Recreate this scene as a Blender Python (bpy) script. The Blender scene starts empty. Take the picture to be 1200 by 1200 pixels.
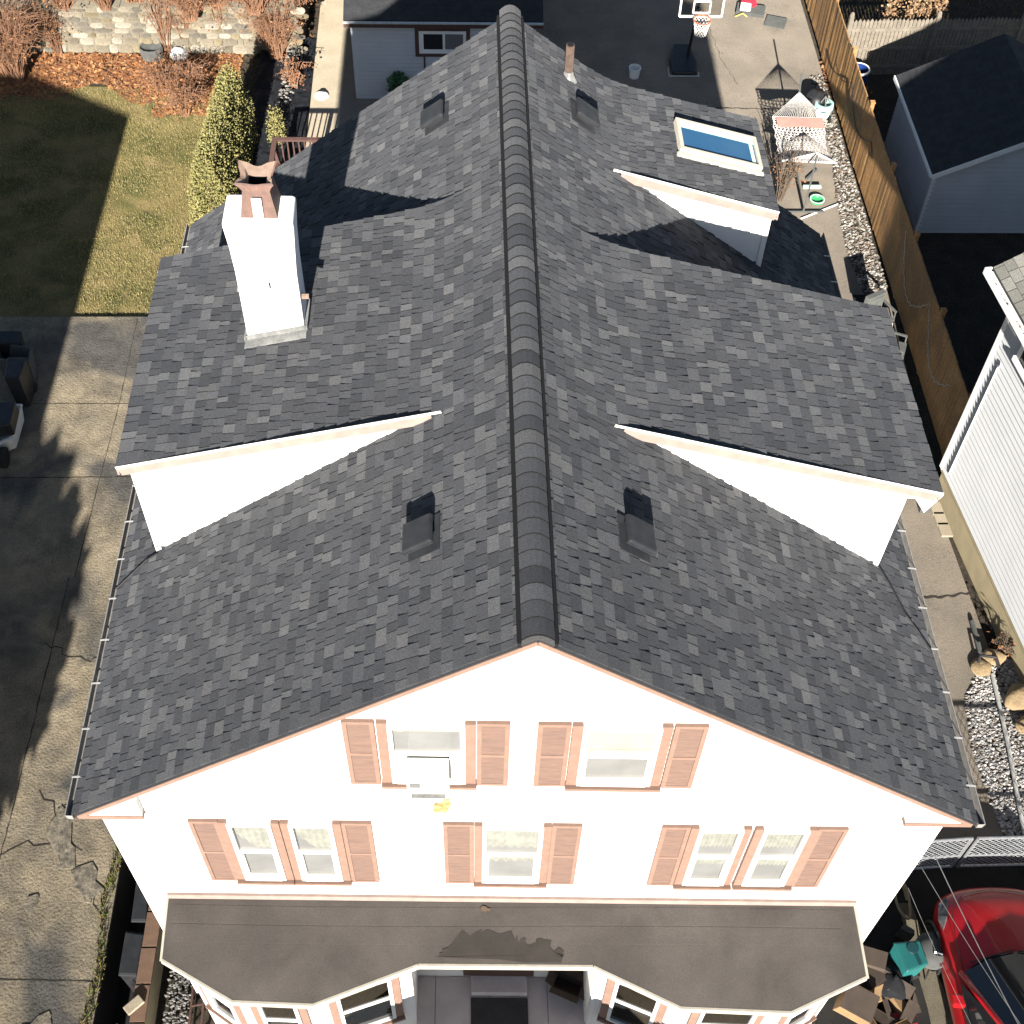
import bpy, math, random
from mathutils import Vector, Matrix, noise
random.seed(7)
R = math.radians
scn = bpy.context.scene
COL = scn.collection

# ------------------------------------------------------------------ camera
CAM = Vector((-0.6185, -6.2233, 20.0658)); YAW, PITCH, ROLL, FPX = 0.0552, 0.9043, 0.0378, 1481.0
def cam_axes():
    f0 = Vector((math.sin(YAW), math.cos(YAW), 0)); r = Vector((math.cos(YAW), -math.sin(YAW), 0)); u = Vector((0, 0, 1))
    f = f0*math.cos(PITCH)-u*math.sin(PITCH); up = u*math.cos(PITCH)+f0*math.sin(PITCH)
    return r*math.cos(ROLL)+up*math.sin(ROLL), up*math.cos(ROLL)-r*math.sin(ROLL), f
AX = cam_axes()
def at(u, v, z=0.0):
    """the point at height z that the photograph (1200 px) shows at u, v: used to measure the place"""
    d = AX[2]+AX[0]*((u-600)/FPX)-AX[1]*((v-600)/FPX)
    return CAM+d*((z-CAM.z)/d.z)
cd = bpy.data.cameras.new('camera'); cam = bpy.data.objects.new('camera', cd); COL.objects.link(cam)
cam.matrix_world = Matrix.Translation(CAM) @ Matrix((AX[0], AX[1], -AX[2])).transposed().to_4x4()
cd.sensor_width = 36; cd.lens = FPX/1200*36; cd.clip_start = 0.1; cd.clip_end = 2000
scn.camera = cam

# ------------------------------------------------------------------ sky, sun, exposure
SUN_EL, SUN_AZ = 21.0, 3.7          # the light travels towards +y and a little towards +x
w = bpy.data.worlds.new('World'); scn.world = w; w.use_nodes = True
nt = w.node_tree; bg = nt.nodes['Background']; sky = nt.nodes.new('ShaderNodeTexSky')
sky.sky_type = 'NISHITA'; sky.sun_disc = False; sky.sun_elevation = R(SUN_EL); sky.sun_rotation = R(180+SUN_AZ)
sky.air_density = 1.0; sky.dust_density = 0.6; sky.ozone_density = 1.5
nt.links.new(sky.outputs[0], bg.inputs[0]); bg.inputs[1].default_value = 0.046
ld = bpy.data.lights.new('sun', 'SUN'); ld.energy = 5.0; ld.angle = R(0.5); ld.color = (1.0, 0.95, 0.87)
lo = bpy.data.objects.new('sun', ld); COL.objects.link(lo)
LDIR = Vector((math.sin(R(SUN_AZ))*math.cos(R(SUN_EL)), math.cos(R(SUN_AZ))*math.cos(R(SUN_EL)), -math.sin(R(SUN_EL))))
lo.rotation_euler = LDIR.to_track_quat('-Z', 'Y').to_euler(); lo.location = (0, -30, 30)
scn.view_settings.view_transform = 'Standard'; scn.view_settings.look = 'None'
scn.view_settings.exposure = 1.27; scn.view_settings.gamma = 1

# ------------------------------------------------------------------ materials
def mat(name, c1, c2=None, sc=8.0, rough=.85, spec=.3, metal=0.0, bump=0.0, bsc=None, fine=0.0, fsc=120.0,
        c3=None, sc3=1.0, lo3=.45, hi3=.65, attr=False, lo=.35, hi=.65, detail=6.0, dist=0.0, coat=0.0, dr=1.0, stretch=None, squig=0.0, qsc=6.0, big=0.0, bgs=.8):
    m = bpy.data.materials.new(name); m.use_nodes = True; t = m.node_tree; N = t.nodes; L = t.links
    b = N['Principled BSDF']; b.inputs['Roughness'].default_value = rough; b.inputs['Metallic'].default_value = metal
    b.inputs['Specular IOR Level'].default_value = spec; b.inputs['Coat Weight'].default_value = coat
    tc = N.new('ShaderNodeTexCoord'); co = tc.outputs['Object']
    if stretch:
        mp = N.new('ShaderNodeMapping'); mp.inputs['Scale'].default_value = stretch; L.new(co, mp.inputs['Vector']); co = mp.outputs[0]
    def rgb(c):
        n = N.new('ShaderNodeRGB'); n.outputs[0].default_value = (*c, 1); return n.outputs[0]
    def nz(s, d=detail, ds=0.0):
        n = N.new('ShaderNodeTexNoise'); n.inputs['Scale'].default_value = s; n.inputs['Detail'].default_value = d
        n.inputs['Distortion'].default_value = ds; L.new(co, n.inputs['Vector']); return n.outputs['Fac']
    def ramp(f, a, bb):
        n = N.new('ShaderNodeMapRange'); n.inputs['From Min'].default_value = a; n.inputs['From Max'].default_value = bb
        L.new(f, n.inputs['Value']); return n.outputs[0]
    def mix(f, a, bb, mode='MIX'):
        n = N.new('ShaderNodeMix'); n.data_type = 'RGBA'; n.blend_type = mode
        if isinstance(f, float): n.inputs['Factor'].default_value = f
        else: L.new(f, n.inputs['Factor'])
        L.new(a, n.inputs['A']); L.new(bb, n.inputs['B']); return n.outputs['Result']
    if attr:
        a = N.new('ShaderNodeAttribute'); a.attribute_name = 'col'; col = a.outputs['Color']
    else: col = rgb(c1)
    if c2: col = mix(ramp(nz(sc, detail, dist), lo, hi), col, rgb(c2))
    if c3: col = mix(ramp(nz(sc3, 8.0, 0.6), lo3, hi3), col, rgb(c3))
    if fine:
        f = nz(fsc, 3.0); g = N.new('ShaderNodeMapRange'); g.inputs['From Min'].default_value = .3; g.inputs['From Max'].default_value = .7
        g.inputs['To Min'].default_value = 1-fine; g.inputs['To Max'].default_value = 1+fine; L.new(f, g.inputs['Value'])
        cx = N.new('ShaderNodeCombineColor'); [L.new(g.outputs[0], cx.inputs[i]) for i in range(3)]
        col = mix(1.0, col, cx.outputs[0], 'MULTIPLY')
    if big:
        g = N.new('ShaderNodeMapRange'); g.inputs['From Min'].default_value = .3; g.inputs['From Max'].default_value = .7
        g.inputs['To Min'].default_value = 1-big; g.inputs['To Max'].default_value = 1+big; L.new(nz(bgs, 5.0, .8), g.inputs['Value'])
        cx = N.new('ShaderNodeCombineColor'); [L.new(g.outputs[0], cx.inputs[i]) for i in range(3)]; col = mix(1.0, col, cx.outputs[0], 'MULTIPLY')
    if squig:
        q = N.new('ShaderNodeMath'); q.operation = 'SUBTRACT'; q.inputs[1].default_value = .5; L.new(nz(qsc, 2.0, 2.5), q.inputs[0])
        q2 = N.new('ShaderNodeMath'); q2.operation = 'ABSOLUTE'; L.new(q.outputs[0], q2.inputs[0])
        ln = ramp(q2.outputs[0], .022, .0); mk = ramp(nz(qsc*.22, 3.0), .46, .60)
        q3 = N.new('ShaderNodeMath'); q3.operation = 'MULTIPLY'; L.new(ln, q3.inputs[0]); L.new(mk, q3.inputs[1])
        q4 = N.new('ShaderNodeMath'); q4.operation = 'MULTIPLY'; q4.inputs[1].default_value = squig; L.new(q3.outputs[0], q4.inputs[0])
        col = mix(q4.outputs[0], col, rgb((.05,.045,.04)))
    L.new(col, b.inputs['Base Color'])
    if bump:
        bn = N.new('ShaderNodeBump'); bn.inputs['Strength'].default_value = bump; bn.inputs['Distance'].default_value = .02
        L.new(nz(bsc or sc*4, 8.0), bn.inputs['Height']); L.new(bn.outputs[0], b.inputs['Normal'])
    b.inputs['Diffuse Roughness'].default_value = dr
    return m
def glass(name, tint=(.86, .86, .86), trans=.85, rough=.03):
    m = bpy.data.materials.new(name); m.use_nodes = True; t = m.node_tree; N = t.nodes; L = t.links
    N.remove(N['Principled BSDF']); o = N['Material Output']
    tr = N.new('ShaderNodeBsdfTransparent'); tr.inputs[0].default_value = (*[c*trans for c in tint], 1)
    gl = N.new('ShaderNodeBsdfGlossy'); gl.inputs['Roughness'].default_value = rough
    fr = N.new('ShaderNodeFresnel'); fr.inputs[0].default_value = 1.55
    mx = N.new('ShaderNodeMixShader'); L.new(fr.outputs[0], mx.inputs[0]); L.new(tr.outputs[0], mx.inputs[1]); L.new(gl.outputs[0], mx.inputs[2])
    L.new(mx.outputs[0], o.inputs[0]); return m

M = {}
M['shingle'] = mat('shingle', (.06,.06,.065), attr=True, rough=.9, spec=.25, fine=.33, fsc=70, bump=.25, bsc=140, big=.06, bgs=.55)
M['white'] = mat('white paint', (.80,.79,.76), (.74,.73,.70), sc=3, rough=.6, fine=.03)
M['siding'] = mat('white siding', (.82,.81,.79), (.76,.75,.73), sc=1.3, rough=.55)
M['graysiding'] = mat('pale grey siding', (.56,.57,.575), (.52,.53,.54), sc=1.1, rough=.55, fine=.03, fsc=30)
M['pink'] = mat('salmon paint', (.262,.168,.128), (.232,.145,.11), sc=9, rough=.65, fine=.08, fsc=60)
M['pinkworn'] = mat('worn salmon paint', (.245,.152,.115), (.19,.122,.098), sc=9, rough=.75, fine=.1, fsc=40, stretch=(.35,1,4.5), lo=.42, hi=.7)
M['pinktrim'] = mat('pale salmon trim', (.36,.27,.235), (.31,.225,.195), sc=6, rough=.6)
M['cream'] = mat('cream trim', (.46,.43,.36), (.40,.37,.31), sc=9, rough=.6)
M['black'] = mat('black plastic', (.018,.018,.02), (.03,.03,.032), sc=10, rough=.45, spec=.4)
M['ventcap'] = mat('black painted steel', (.022,.024,.028), (.032,.034,.038), sc=8, rough=.65, spec=.25)
M['metal'] = mat('galvanised steel', (.55,.56,.57), (.42,.43,.44), sc=20, rough=.4, metal=.7)
M['alum'] = mat('bright aluminium', (.62,.62,.60), (.5,.5,.48), sc=14, rough=.45, metal=.35)
M['gutter'] = mat('aged gutter', (.30,.285,.265), (.22,.21,.195), sc=12, rough=.6)
M['flash'] = mat('flashing', (.20,.20,.195), (.30,.30,.29), sc=9, rough=.5, metal=.3, fine=.15, fsc=50)
M['clay'] = mat('salmon clay', (.215,.13,.105), (.165,.105,.088), sc=10, rough=.7, fine=.12, fsc=60)
M['claylight'] = mat('pale clay', (.30,.22,.17), (.24,.165,.125), sc=12, rough=.7)
M['chimney'] = mat('white stucco', (.80,.79,.77), (.70,.70,.69), sc=5, rough=.75, bump=.25, bsc=30)
M['soot'] = mat('soot', (.01,.01,.011), rough=.9)
M['rust'] = mat('rusty pipe', (.15,.10,.078), (.095,.07,.058), sc=14, rough=.7, metal=.2)
M['roll'] = mat('brown roll roofing', (.080,.068,.060), (.064,.055,.049), sc=1.6, rough=.85, fine=.25, fsc=90, bump=1.0, bsc=2.2, big=.12, bgs=1.3, c3=(.094,.081,.072), sc3=.9)
M['wet'] = mat('damp roofing', (.028,.023,.018), (.040,.033,.026), sc=5, rough=.62, fine=.15, fsc=90)
M['rusts'] = mat('rust stain', (.16,.095,.055), (.11,.085,.065), sc=22, rough=.8)
M['ruststain'] = mat('wall rust stain', (.36,.16,.05), (.58,.36,.17), sc=12, rough=.8)
M['darkin'] = mat('dark room', (.02,.02,.022), rough=.9)
M['curtain'] = mat('white curtain', (.52,.52,.46), (.40,.41,.37), sc=9, rough=.8)
M['blind'] = mat('cream blind', (.60,.58,.51), (.54,.52,.45), sc=5, rough=.7)
M['greyroom'] = mat('grey interior', (.40,.40,.395), (.34,.34,.335), sc=3, rough=.8)
M['glass'] = glass('window glass')
M['skyglass'] = mat('skylight glass', (.02,.075,.16), (.03,.09,.17), sc=2, rough=.06, spec=.7)
M['concrete'] = mat('weathered concrete', (.275,.228,.158), (.20,.17,.125), sc=1.3, rough=.92, fine=.34, fsc=48, bump=1.0, bsc=22, c3=(.085,.08,.072), sc3=.55, lo3=.47, hi3=.62, squig=.85, qsc=5.5, big=.25, bgs=2.2)
M['concreteR'] = mat('grey brown paving', (.25,.212,.168), (.20,.172,.138), sc=.9, rough=.92, fine=.2, fsc=55, bump=.5, bsc=34, squig=.5, qsc=3.0, c3=(.17,.148,.12), sc3=.55, lo3=.5, hi3=.72)
M['tan'] = mat('tan concrete path', (.40,.34,.25), (.33,.28,.205), sc=1.2, rough=.9, fine=.15, fsc=35)
M['asphalt'] = mat('black asphalt', (.022,.021,.02), (.032,.03,.028), sc=2, rough=.9, fine=.3, fsc=80, bump=.3, bsc=90)
M['strip'] = mat('gritty concrete strip', (.19,.165,.115), (.15,.13,.095), sc=5, rough=.95, fine=.3, fsc=60, bump=.4, bsc=60)
M['soil'] = mat('dark soil', (.035,.029,.022), (.055,.044,.031), sc=2.5, rough=.95, fine=.4, fsc=18, bump=.8, bsc=10)
M['lawn'] = mat('winter lawn', (.16,.135,.05), (.24,.18,.08), sc=1.1, rough=.95, fine=.4, fsc=30, bump=.9, bsc=30, c3=(.085,.085,.028), sc3=.9, big=.2, bgs=1.6)
M['grass'] = mat('grass blades', (.1,.1,.05), attr=True, rough=.8)
M['leafy'] = mat('leaf colours', (.1,.1,.05), attr=True, rough=.75, spec=.25)
M['twig'] = mat('brown twigs', (.20,.105,.062), (.30,.165,.10), sc=3, rough=.85)
M['bark'] = mat('bark', (.09,.065,.045), (.13,.1,.075), sc=8, rough=.9, bump=.5)
M['darkshade'] = mat('dark shingles', (.030,.031,.034), (.043,.044,.047), sc=4, rough=.9, fine=.3, fsc=40)
M['brownwood'] = mat('brown painted wood', (.115,.062,.05), (.085,.05,.042), sc=12, rough=.7)
M['fence'] = mat('cedar fence boards', (.44,.245,.10), (.34,.19,.08), sc=2.2, rough=.8, fine=.2, fsc=14, attr=False, c3=(.26,.155,.075), sc3=.7)
M['fencegap'] = mat('fence shadow gap', (.05,.03,.018), rough=.9)
M['picket'] = mat('weathered picket', (.25,.215,.17), (.19,.165,.13), sc=6, rough=.85, fine=.2, fsc=30)
M['stone'] = mat('fieldstone', (.30,.26,.19), attr=True, rough=.9, bump=.4, bsc=25, fine=.2, fsc=25)
M['mortar'] = mat('mortar', (.22,.195,.145), (.17,.15,.115), sc=8, rough=.95, bump=.6, bsc=18)
M['foundation'] = mat('tan foundation', (.33,.275,.17), (.28,.235,.15), sc=3, rough=.85, fine=.08)
M['roofgrey'] = mat('grey shingles', (.2,.2,.18), attr=True, rough=.9, fine=.25, fsc=45)
M['bluewhite'] = mat('cool white siding', (.55,.57,.59), (.50,.52,.54), sc=1.5, rough=.6)
M['red'] = mat('red car paint', (.50,.010,.016), (.46,.009,.014), sc=2, rough=.3, spec=.4, coat=.5)
M['carglass'] = mat('car glass', (.012,.014,.016), (.016,.018,.02), sc=3, rough=.04, spec=.6)
M['lamp'] = mat('headlamp glass', (.07,.075,.085), (.18,.185,.19), sc=9, rough=.06, spec=.8)
M['chrome'] = mat('chrome', (.75,.75,.76), rough=.15, metal=1.0)
M['rubber'] = mat('rubber', (.02,.02,.02), rough=.8)
M['teal'] = mat('teal plastic', (.022,.15,.145), (.018,.125,.12), sc=5, rough=.4, spec=.45)
M['tealdark'] = mat('dark teal plastic', (.012,.055,.06), rough=.5)
M['mint'] = mat('mint plastic', (.32,.55,.47), (.27,.48,.42), sc=6, rough=.5)
M['cardboard'] = mat('cardboard', (.30,.19,.095), (.245,.155,.08), sc=5, rough=.85, fine=.1, fsc=40)
M['cardshade'] = mat('grey brown card', (.095,.07,.054), (.07,.053,.043), sc=5, rough=.85)
M['greyplastic'] = mat('grey plastic', (.105,.108,.10), (.085,.088,.084), sc=6, rough=.65)
M['blueplastic'] = mat('blue plastic', (.015,.05,.22), (.012,.04,.17), sc=4, rough=.45)
M['pebble'] = mat('pale pebbles', (.5,.5,.5), attr=True, rough=.8, fine=.12, fsc=60)
M['rope'] = mat('white rope', (.62,.59,.56), (.54,.51,.48), sc=10, rough=.85)
M['coral'] = mat('faded coral cloth', (.46,.23,.19), (.40,.20,.165), sc=7, rough=.85)
M['green'] = mat('bright green plastic', (.05,.36,.13), rough=.4)
M['mintpale'] = mat('pale mint', (.45,.68,.55), rough=.5)
M['orange'] = mat('orange steel', (.55,.13,.05), (.42,.1,.05), sc=8, rough=.5)
M['boulder'] = mat('tan boulder', (.34,.25,.14), (.26,.19,.115), sc=5, rough=.9, fine=.2, fsc=30, bump=.5, bsc=14, c3=(.36,.17,.07), sc3=2.5, lo3=.55, hi3=.7)
M['cap'] = mat('brown paver', (.19,.115,.075), (.15,.095,.066), sc=9, rough=.9, fine=.2, fsc=60)
M['crack'] = mat('crack dirt', (.05,.044,.036), (.03,.026,.022), sc=6, rough=1)
M['patch'] = mat('broken concrete patch', (.235,.205,.155), (.11,.098,.08), sc=7, rough=.95, fine=.4, fsc=25, bump=1.0, bsc=12)
M['porchfloor'] = mat('pink grey porch paint', (.70,.62,.585), (.60,.53,.50), sc=3, rough=.8, fine=.08, fsc=50)
M['matblack'] = mat('dark doormat', (.06,.054,.053), (.075,.068,.066), sc=4, rough=.95, fine=.3, fsc=90)
M['acwhite'] = mat('off white enamel', (.72,.71,.67), (.66,.65,.61), sc=5, rough=.5)
M['acdark'] = mat('grille grey', (.16,.16,.16), rough=.6)
M['clear'] = glass('clear acrylic', (.9,.9,.88), .95, .1)
M['hose'] = mat('tan hose', (.38,.31,.19), (.3,.25,.16), sc=12, rough=.6)
M['wire'] = mat('service cable', (.17,.17,.165), (.11,.11,.108), sc=10, rough=.6)
M['redcloth'] = mat('red plastic', (.45,.03,.05), rough=.5)
M['yellow'] = mat('dull yellow plastic', (.55,.47,.14), rough=.5)
M['tarp'] = mat('dark tarp', (.010,.011,.013), (.018,.02,.024), sc=6, rough=.75, spec=.2, bump=1.0, bsc=5)

# ------------------------------------------------------------------ builders
HK = -0.0283                                  # the house stands a touch out of square
ORG = {}
def h(p): return (p[0], p[1]+HK*p[0], p[2])
class MB:
    def __init__(s): s.v = []; s.f = []; s.mi = []; s.c = []
    def face(s, pts, mi=0, c=None):
        i = len(s.v); s.v += [tuple(p) for p in pts]; s.f.append(tuple(range(i, i+len(pts)))); s.mi.append(mi); s.c.append(c)
    def add(s, vs, fs, mi=0, c=None):
        i = len(s.v); s.v += [tuple(p) for p in vs]
        for f in fs: s.f.append(tuple(i+k for k in f)); s.mi.append(mi); s.c.append(c)
    def box(s, x0, x1, y0, y1, z0, z1, mi=0, c=None):
        s.add([(x0,y0,z0),(x1,y0,z0),(x1,y1,z0),(x0,y1,z0),(x0,y0,z1),(x1,y0,z1),(x1,y1,z1),(x0,y1,z1)],
              [(3,2,1,0),(4,5,6,7),(0,1,5,4),(1,2,6,5),(2,3,7,6),(3,0,4,7)], mi, c)
    def bar(s, a, b, wd, ht, up=(0,0,1), mi=0, c=None):
        a, b = Vector(a), Vector(b); d = (b-a).normalized(); sd = d.cross(Vector(up))
        if sd.length < 1e-4: sd = d.cross(Vector((1,0,0)))
        sd.normalize(); u = sd.cross(d).normalized(); sd = sd*wd/2; u = u*ht/2
        s.add([a-sd-u,a+sd-u,a+sd+u,a-sd+u,b-sd-u,b+sd-u,b+sd+u,b-sd+u], [(0,1,2,3),(7,6,5,4),(1,0,4,5),(2,1,5,6),(3,2,6,7),(0,3,7,4)], mi, c)
    def tube(s, pts, r, n=6, mi=0, c=None, cap=True):
        pts = [Vector(p) for p in pts]; rs = r if isinstance(r, (list, tuple)) else [r]*len(pts); vs = []; fs = []
        d0 = (pts[1]-pts[0]).normalized(); a = d0.orthogonal().normalized()
        for i, p in enumerate(pts):
            d = (pts[min(i+1, len(pts)-1)]-pts[max(i-1, 0)])
            d = d.normalized() if d.length > 1e-9 else d0
            a = (a-d*a.dot(d)); a = a.normalized() if a.length > 1e-6 else d.orthogonal().normalized(); b = d.cross(a)
            for k in range(n):
                t = 2*math.pi*k/n; vs.append(p+(a*math.cos(t)+b*math.sin(t))*rs[i])
        for i in range(len(pts)-1):
            for k in range(n): fs.append((i*n+k, i*n+(k+1) % n, (i+1)*n+(k+1) % n, (i+1)*n+k))
        if cap: fs.append(tuple(range(n-1, -1, -1))); fs.append(tuple((len(pts)-1)*n+k for k in range(n)))
        s.add(vs, fs, mi, c)
    def lathe(s, prof, n=16, cen=(0,0,0), mi=0, c=None):
        vs = []; fs = []
        for r_, z in prof:
            for k in range(n): t = 2*math.pi*k/n; vs.append((cen[0]+r_*math.cos(t), cen[1]+r_*math.sin(t), cen[2]+z))
        for i in range(len(prof)-1):
            for k in range(n): fs.append((i*n+k, i*n+(k+1) % n, (i+1)*n+(k+1) % n, (i+1)*n+k))
        s.add(vs, fs, mi, c)
    def prism(s, poly, z0, z1, mi=0, c=None):      # poly of (x, y); z may be a function of (x, y)
        f0 = z0 if callable(z0) else (lambda x, y: z0); f1 = z1 if callable(z1) else (lambda x, y: z1); n = len(poly)
        vs = [(x, y, f0(x, y)) for x, y in poly]+[(x, y, f1(x, y)) for x, y in poly]
        s.add(vs, [tuple(range(n-1, -1, -1)), tuple(range(n, 2*n))]+[(i, (i+1) % n, n+(i+1) % n, n+i) for i in range(n)], mi, c)
    def xform(s, mtx, start=0):
        s.v[start:] = [tuple(mtx @ Vector(p)) for p in s.v[start:]]
    def build(s, name, mats, parent=None, house=False, smooth=False, bevel=0.0, origin=None, sub=0):
        vs = [h(p) for p in s.v] if house else s.v
        if parent is not None: o3 = ORG[parent.name]
        elif origin is not None: o3 = Vector(origin)
        else:
            xs, ys, zs = zip(*vs); o3 = Vector(((min(xs)+max(xs))/2, (min(ys)+max(ys))/2, min(zs)))
        me = bpy.data.meshes.new(name); me.from_pydata([(p[0]-o3[0], p[1]-o3[1], p[2]-o3[2]) for p in vs], [], s.f)
        for m in (mats if isinstance(mats, (list, tuple)) else [mats]): me.materials.append(M[m] if isinstance(m, str) else m)
        if any(s.mi): me.polygons.foreach_set('material_index', s.mi)
        if any(c is not None for c in s.c):
            ca = me.color_attributes.new('col', 'FLOAT_COLOR', 'CORNER'); buf = []
            for f, c in zip(s.f, s.c):
                c = c or (.5, .5, .5)
                buf += [c[0], c[1], c[2], 1.0]*len(f)
            ca.data.foreach_set('color', buf)
        if smooth: me.polygons.foreach_set('use_smooth', [True]*len(s.f))
        me.update(); o = bpy.data.objects.new(name, me); COL.objects.link(o)
        if parent is not None: o.parent = parent
        else: o.location = o3
        ORG[o.name] = o3
        if bevel:
            b = o.modifiers.new('bevel', 'BEVEL'); b.width = bevel; b.segments = 2; b.limit_method = 'ANGLE'
        if sub:
            ss = o.modifiers.new('sub', 'SUBSURF'); ss.levels = sub; ss.render_levels = sub
        return o
def tag(o, label=None, cat=None, group=None, kind=None):
    if label: o['label'] = label
    if cat: o['category'] = cat
    if group: o['group'] = group
    if kind: o['kind'] = kind
    return o
def empty(name, loc=(0,0,0), label=None, cat=None, group=None):
    o = bpy.data.objects.new(name, None); COL.objects.link(o); o.location = loc; ORG[o.name] = Vector(loc)
    o.empty_display_size = .2
    return tag(o, label, cat, group)
def struct(name, mb, m, **k): return tag(mb.build(name, m, **k), kind='structure')
def rnd(a, b): return random.uniform(a, b)
def jit(c, a=.12):
    k = 1+rnd(-a, a); return (c[0]*k, c[1]*k, c[2]*k)

# ------------------------------------------------------------------ ground
PIT = (-6.36, -5.60, -4.0, 2.6)
g = MB()
for x0, x1, y0, y1 in [(-300,PIT[0],-300,300),(PIT[1],300,-300,300),(PIT[0],PIT[1],-300,PIT[2]),(PIT[0],PIT[1],PIT[3],300)]:
    g.face([(x0,y0,-.12),(x1,y0,-.12),(x1,y1,-.12),(x0,y1,-.12)])
struct('ground', g, 'soil', origin=(0,0,-.12))
g = MB()
x0, x1, y0, y1 = PIT
g.face([(x0,y0,-1.1),(x1,y0,-1.1),(x1,y1,-1.1),(x0,y1,-1.1)])
g.face([(x0,y0,-1.1),(x0,y1,-1.1),(x0,y1,-.01),(x0,y0,-.01)]); g.face([(x1,y1,-1.1),(x1,y0,-1.1),(x1,y0,-.12),(x1,y1,-.12)])
g.face([(x0,y1,-1.1),(x1,y1,-1.1),(x1,y1,-.12),(x0,y1,-.12)]); g.face([(x1,y0,-1.1),(x0,y0,-1.1),(x0,y0,-.12),(x1,y0,-.12)])
struct('sunken_area', g, 'asphalt')
def sheet(name, poly, z, m, thick=0.0, gr=None):
    b = MB()
    if thick: b.prism(poly, z-thick, z)
    else: b.face([(x, y, z) for x, y in poly])
    return struct(name, b, m)
sheet('lawn', [(-30,15.32),(-6.4,15.32),(-6.7,20.5),(-7.3,23.6),(-8.6,24.4),(-30,24.6)], -.09, 'lawn')
dj = 0
sheet('driveway', [(-30,-40),(-6.38,-40),(-6.38,2.6),(-6.0,5.2),(-4.7,5.3),(-4.7,15.25),(-30,15.25)], 0, 'concrete', .10)
sheet('concrete_yard', [(4.7,2.35),(9.35,2.35),(9.0,9.0),(9.3,16),(9.4,31),(-4.0,31),(-4.0,10.0),(4.7,10.0)], 0, 'concreteR', .05)
sheet('path', [(-4.82,10.2),(-4.0,10.2),(-4.0,22.0),(-4.0,34),(-4.95,34),(-4.8,22)], .004, 'tan', .05)
sheet('road', [(4.7,-60),(30,-60),(30,2.35),(4.7,2.35)], -.01, 'asphalt', .05)
sheet('concrete_strip', [(6.45,-2.5),(6.95,-2.5),(6.87,-.57),(6.58,1.35),(6.36,1.35),(6.47,-.3)], .004, 'strip', .05)
sheet('front_walk', [(-6.0,-30),(4.6,-30),(4.6,-1.6),(-4.6,-1.6),(-4.6,-3.2),(-6.0,-3.2)], 0, 'tan', .05)
sheet('side_yard', [(9.5,8),(30,8),(30,25),(9.5,25)], -.05, 'soil')
# joints, cracks and broken patches of the driveway
def strip(mb, pts, wd, z, wob=.3):
    P = [Vector((p[0], p[1], 0)) for p in pts]; Q = []
    for a, b in zip(P[:-1], P[1:]):
        n = max(2, int((b-a).length/.12))
        for i in range(n): Q.append(a.lerp(b, i/n)+Vector((rnd(-1,1), rnd(-1,1), 0))*wob*.06)
    Q.append(P[-1]); W = [wd*rnd(.4, 1.3) for _ in Q]
    for i in range(len(Q)-1):
        d = (Q[i+1]-Q[i]).normalized(); s = Vector((-d.y, d.x, 0))
        mb.face([Q[i]-s*W[i]/2+Vector((0,0,z)), Q[i+1]-s*W[i+1]/2+Vector((0,0,z)), Q[i+1]+s*W[i+1]/2+Vector((0,0,z)), Q[i]+s*W[i]/2+Vector((0,0,z))])
c = MB()
strip(c, [(-8.12,15.2),(-8.1,12.6),(-8.2,8.0)], .016, .005, .1); strip(c, [(-12.5,10.48),(-7.41,10.5),(-6.0,10.5)], .022, .006, .1)
strip(c, [(-10,12.55),(-6.5,12.55)], .02, .005, .15); strip(c, [(-9.5,.42),(-6.4,.32)], .02, .005, .1)
strip(c, [(-8.3,8.0),(-8.35,3.0),(-8.5,-2)], .02, .005, .15)
for p in [[(-7.92,3.5),(-7.62,3.2),(-7.5,2.7),(-7.05,2.45)], [(-7.25,2.2),(-6.84,1.97),(-6.66,1.5),(-6.48,1.1)], [(-8.8,2.2),(-8.0,2.6),(-7.5,2.6)],[(-8.5,6.5),(-7.6,6.1),(-6.9,6.4)],[(-7.6,3.2),(-7.2,3.5),(-6.9,4.2)]]:
    strip(c, p, .022, .007, 1.1)
strip(c, [(8.0,7.4),(8.5,7.36),(9.16,7.49)], .05, .006, .5); strip(c, [(4.8,23.55),(6.1,23.45),(8.6,23.4)], .05, .006, .4)
strip(c, [(6.4,28),(6.6,25.8),(6.9,24.5)], .015, .006, .5)
struct('paving_cracks', c, 'crack')
def blob(poly, n=3):
    out = []
    for i in range(len(poly)):
        a, b = Vector(poly[i]), Vector(poly[(i+1) % len(poly)])
        for k in range(n):
            q = a.lerp(b, k/n); out.append((q.x+rnd(-.05,.05), q.y+rnd(-.05,.05)))
    return out
c = MB()
for pl in [[(-7.75,2.75),(-7.5,3.3),(-7.3,3.1),(-7.25,2.6),(-7.05,2.2),(-7.3,2.1),(-7.5,2.4)], [(-7.2,2.1),(-6.85,2.3),(-6.6,1.8),(-6.75,1.55),(-7.0,1.75)],[(-7.85,1.5),(-7.65,1.72),(-7.55,1.55),(-7.66,1.4)],[(-7.45,-.35),(-7.1,-.1),(-6.95,-.35),(-7.2,-.5)]]:
    c.prism(blob(pl), .0, lambda x, y: .012+.03*abs(noise.noise((x*5, y*5, 1))))
struct('broken_concrete', c, 'patch')
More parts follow.
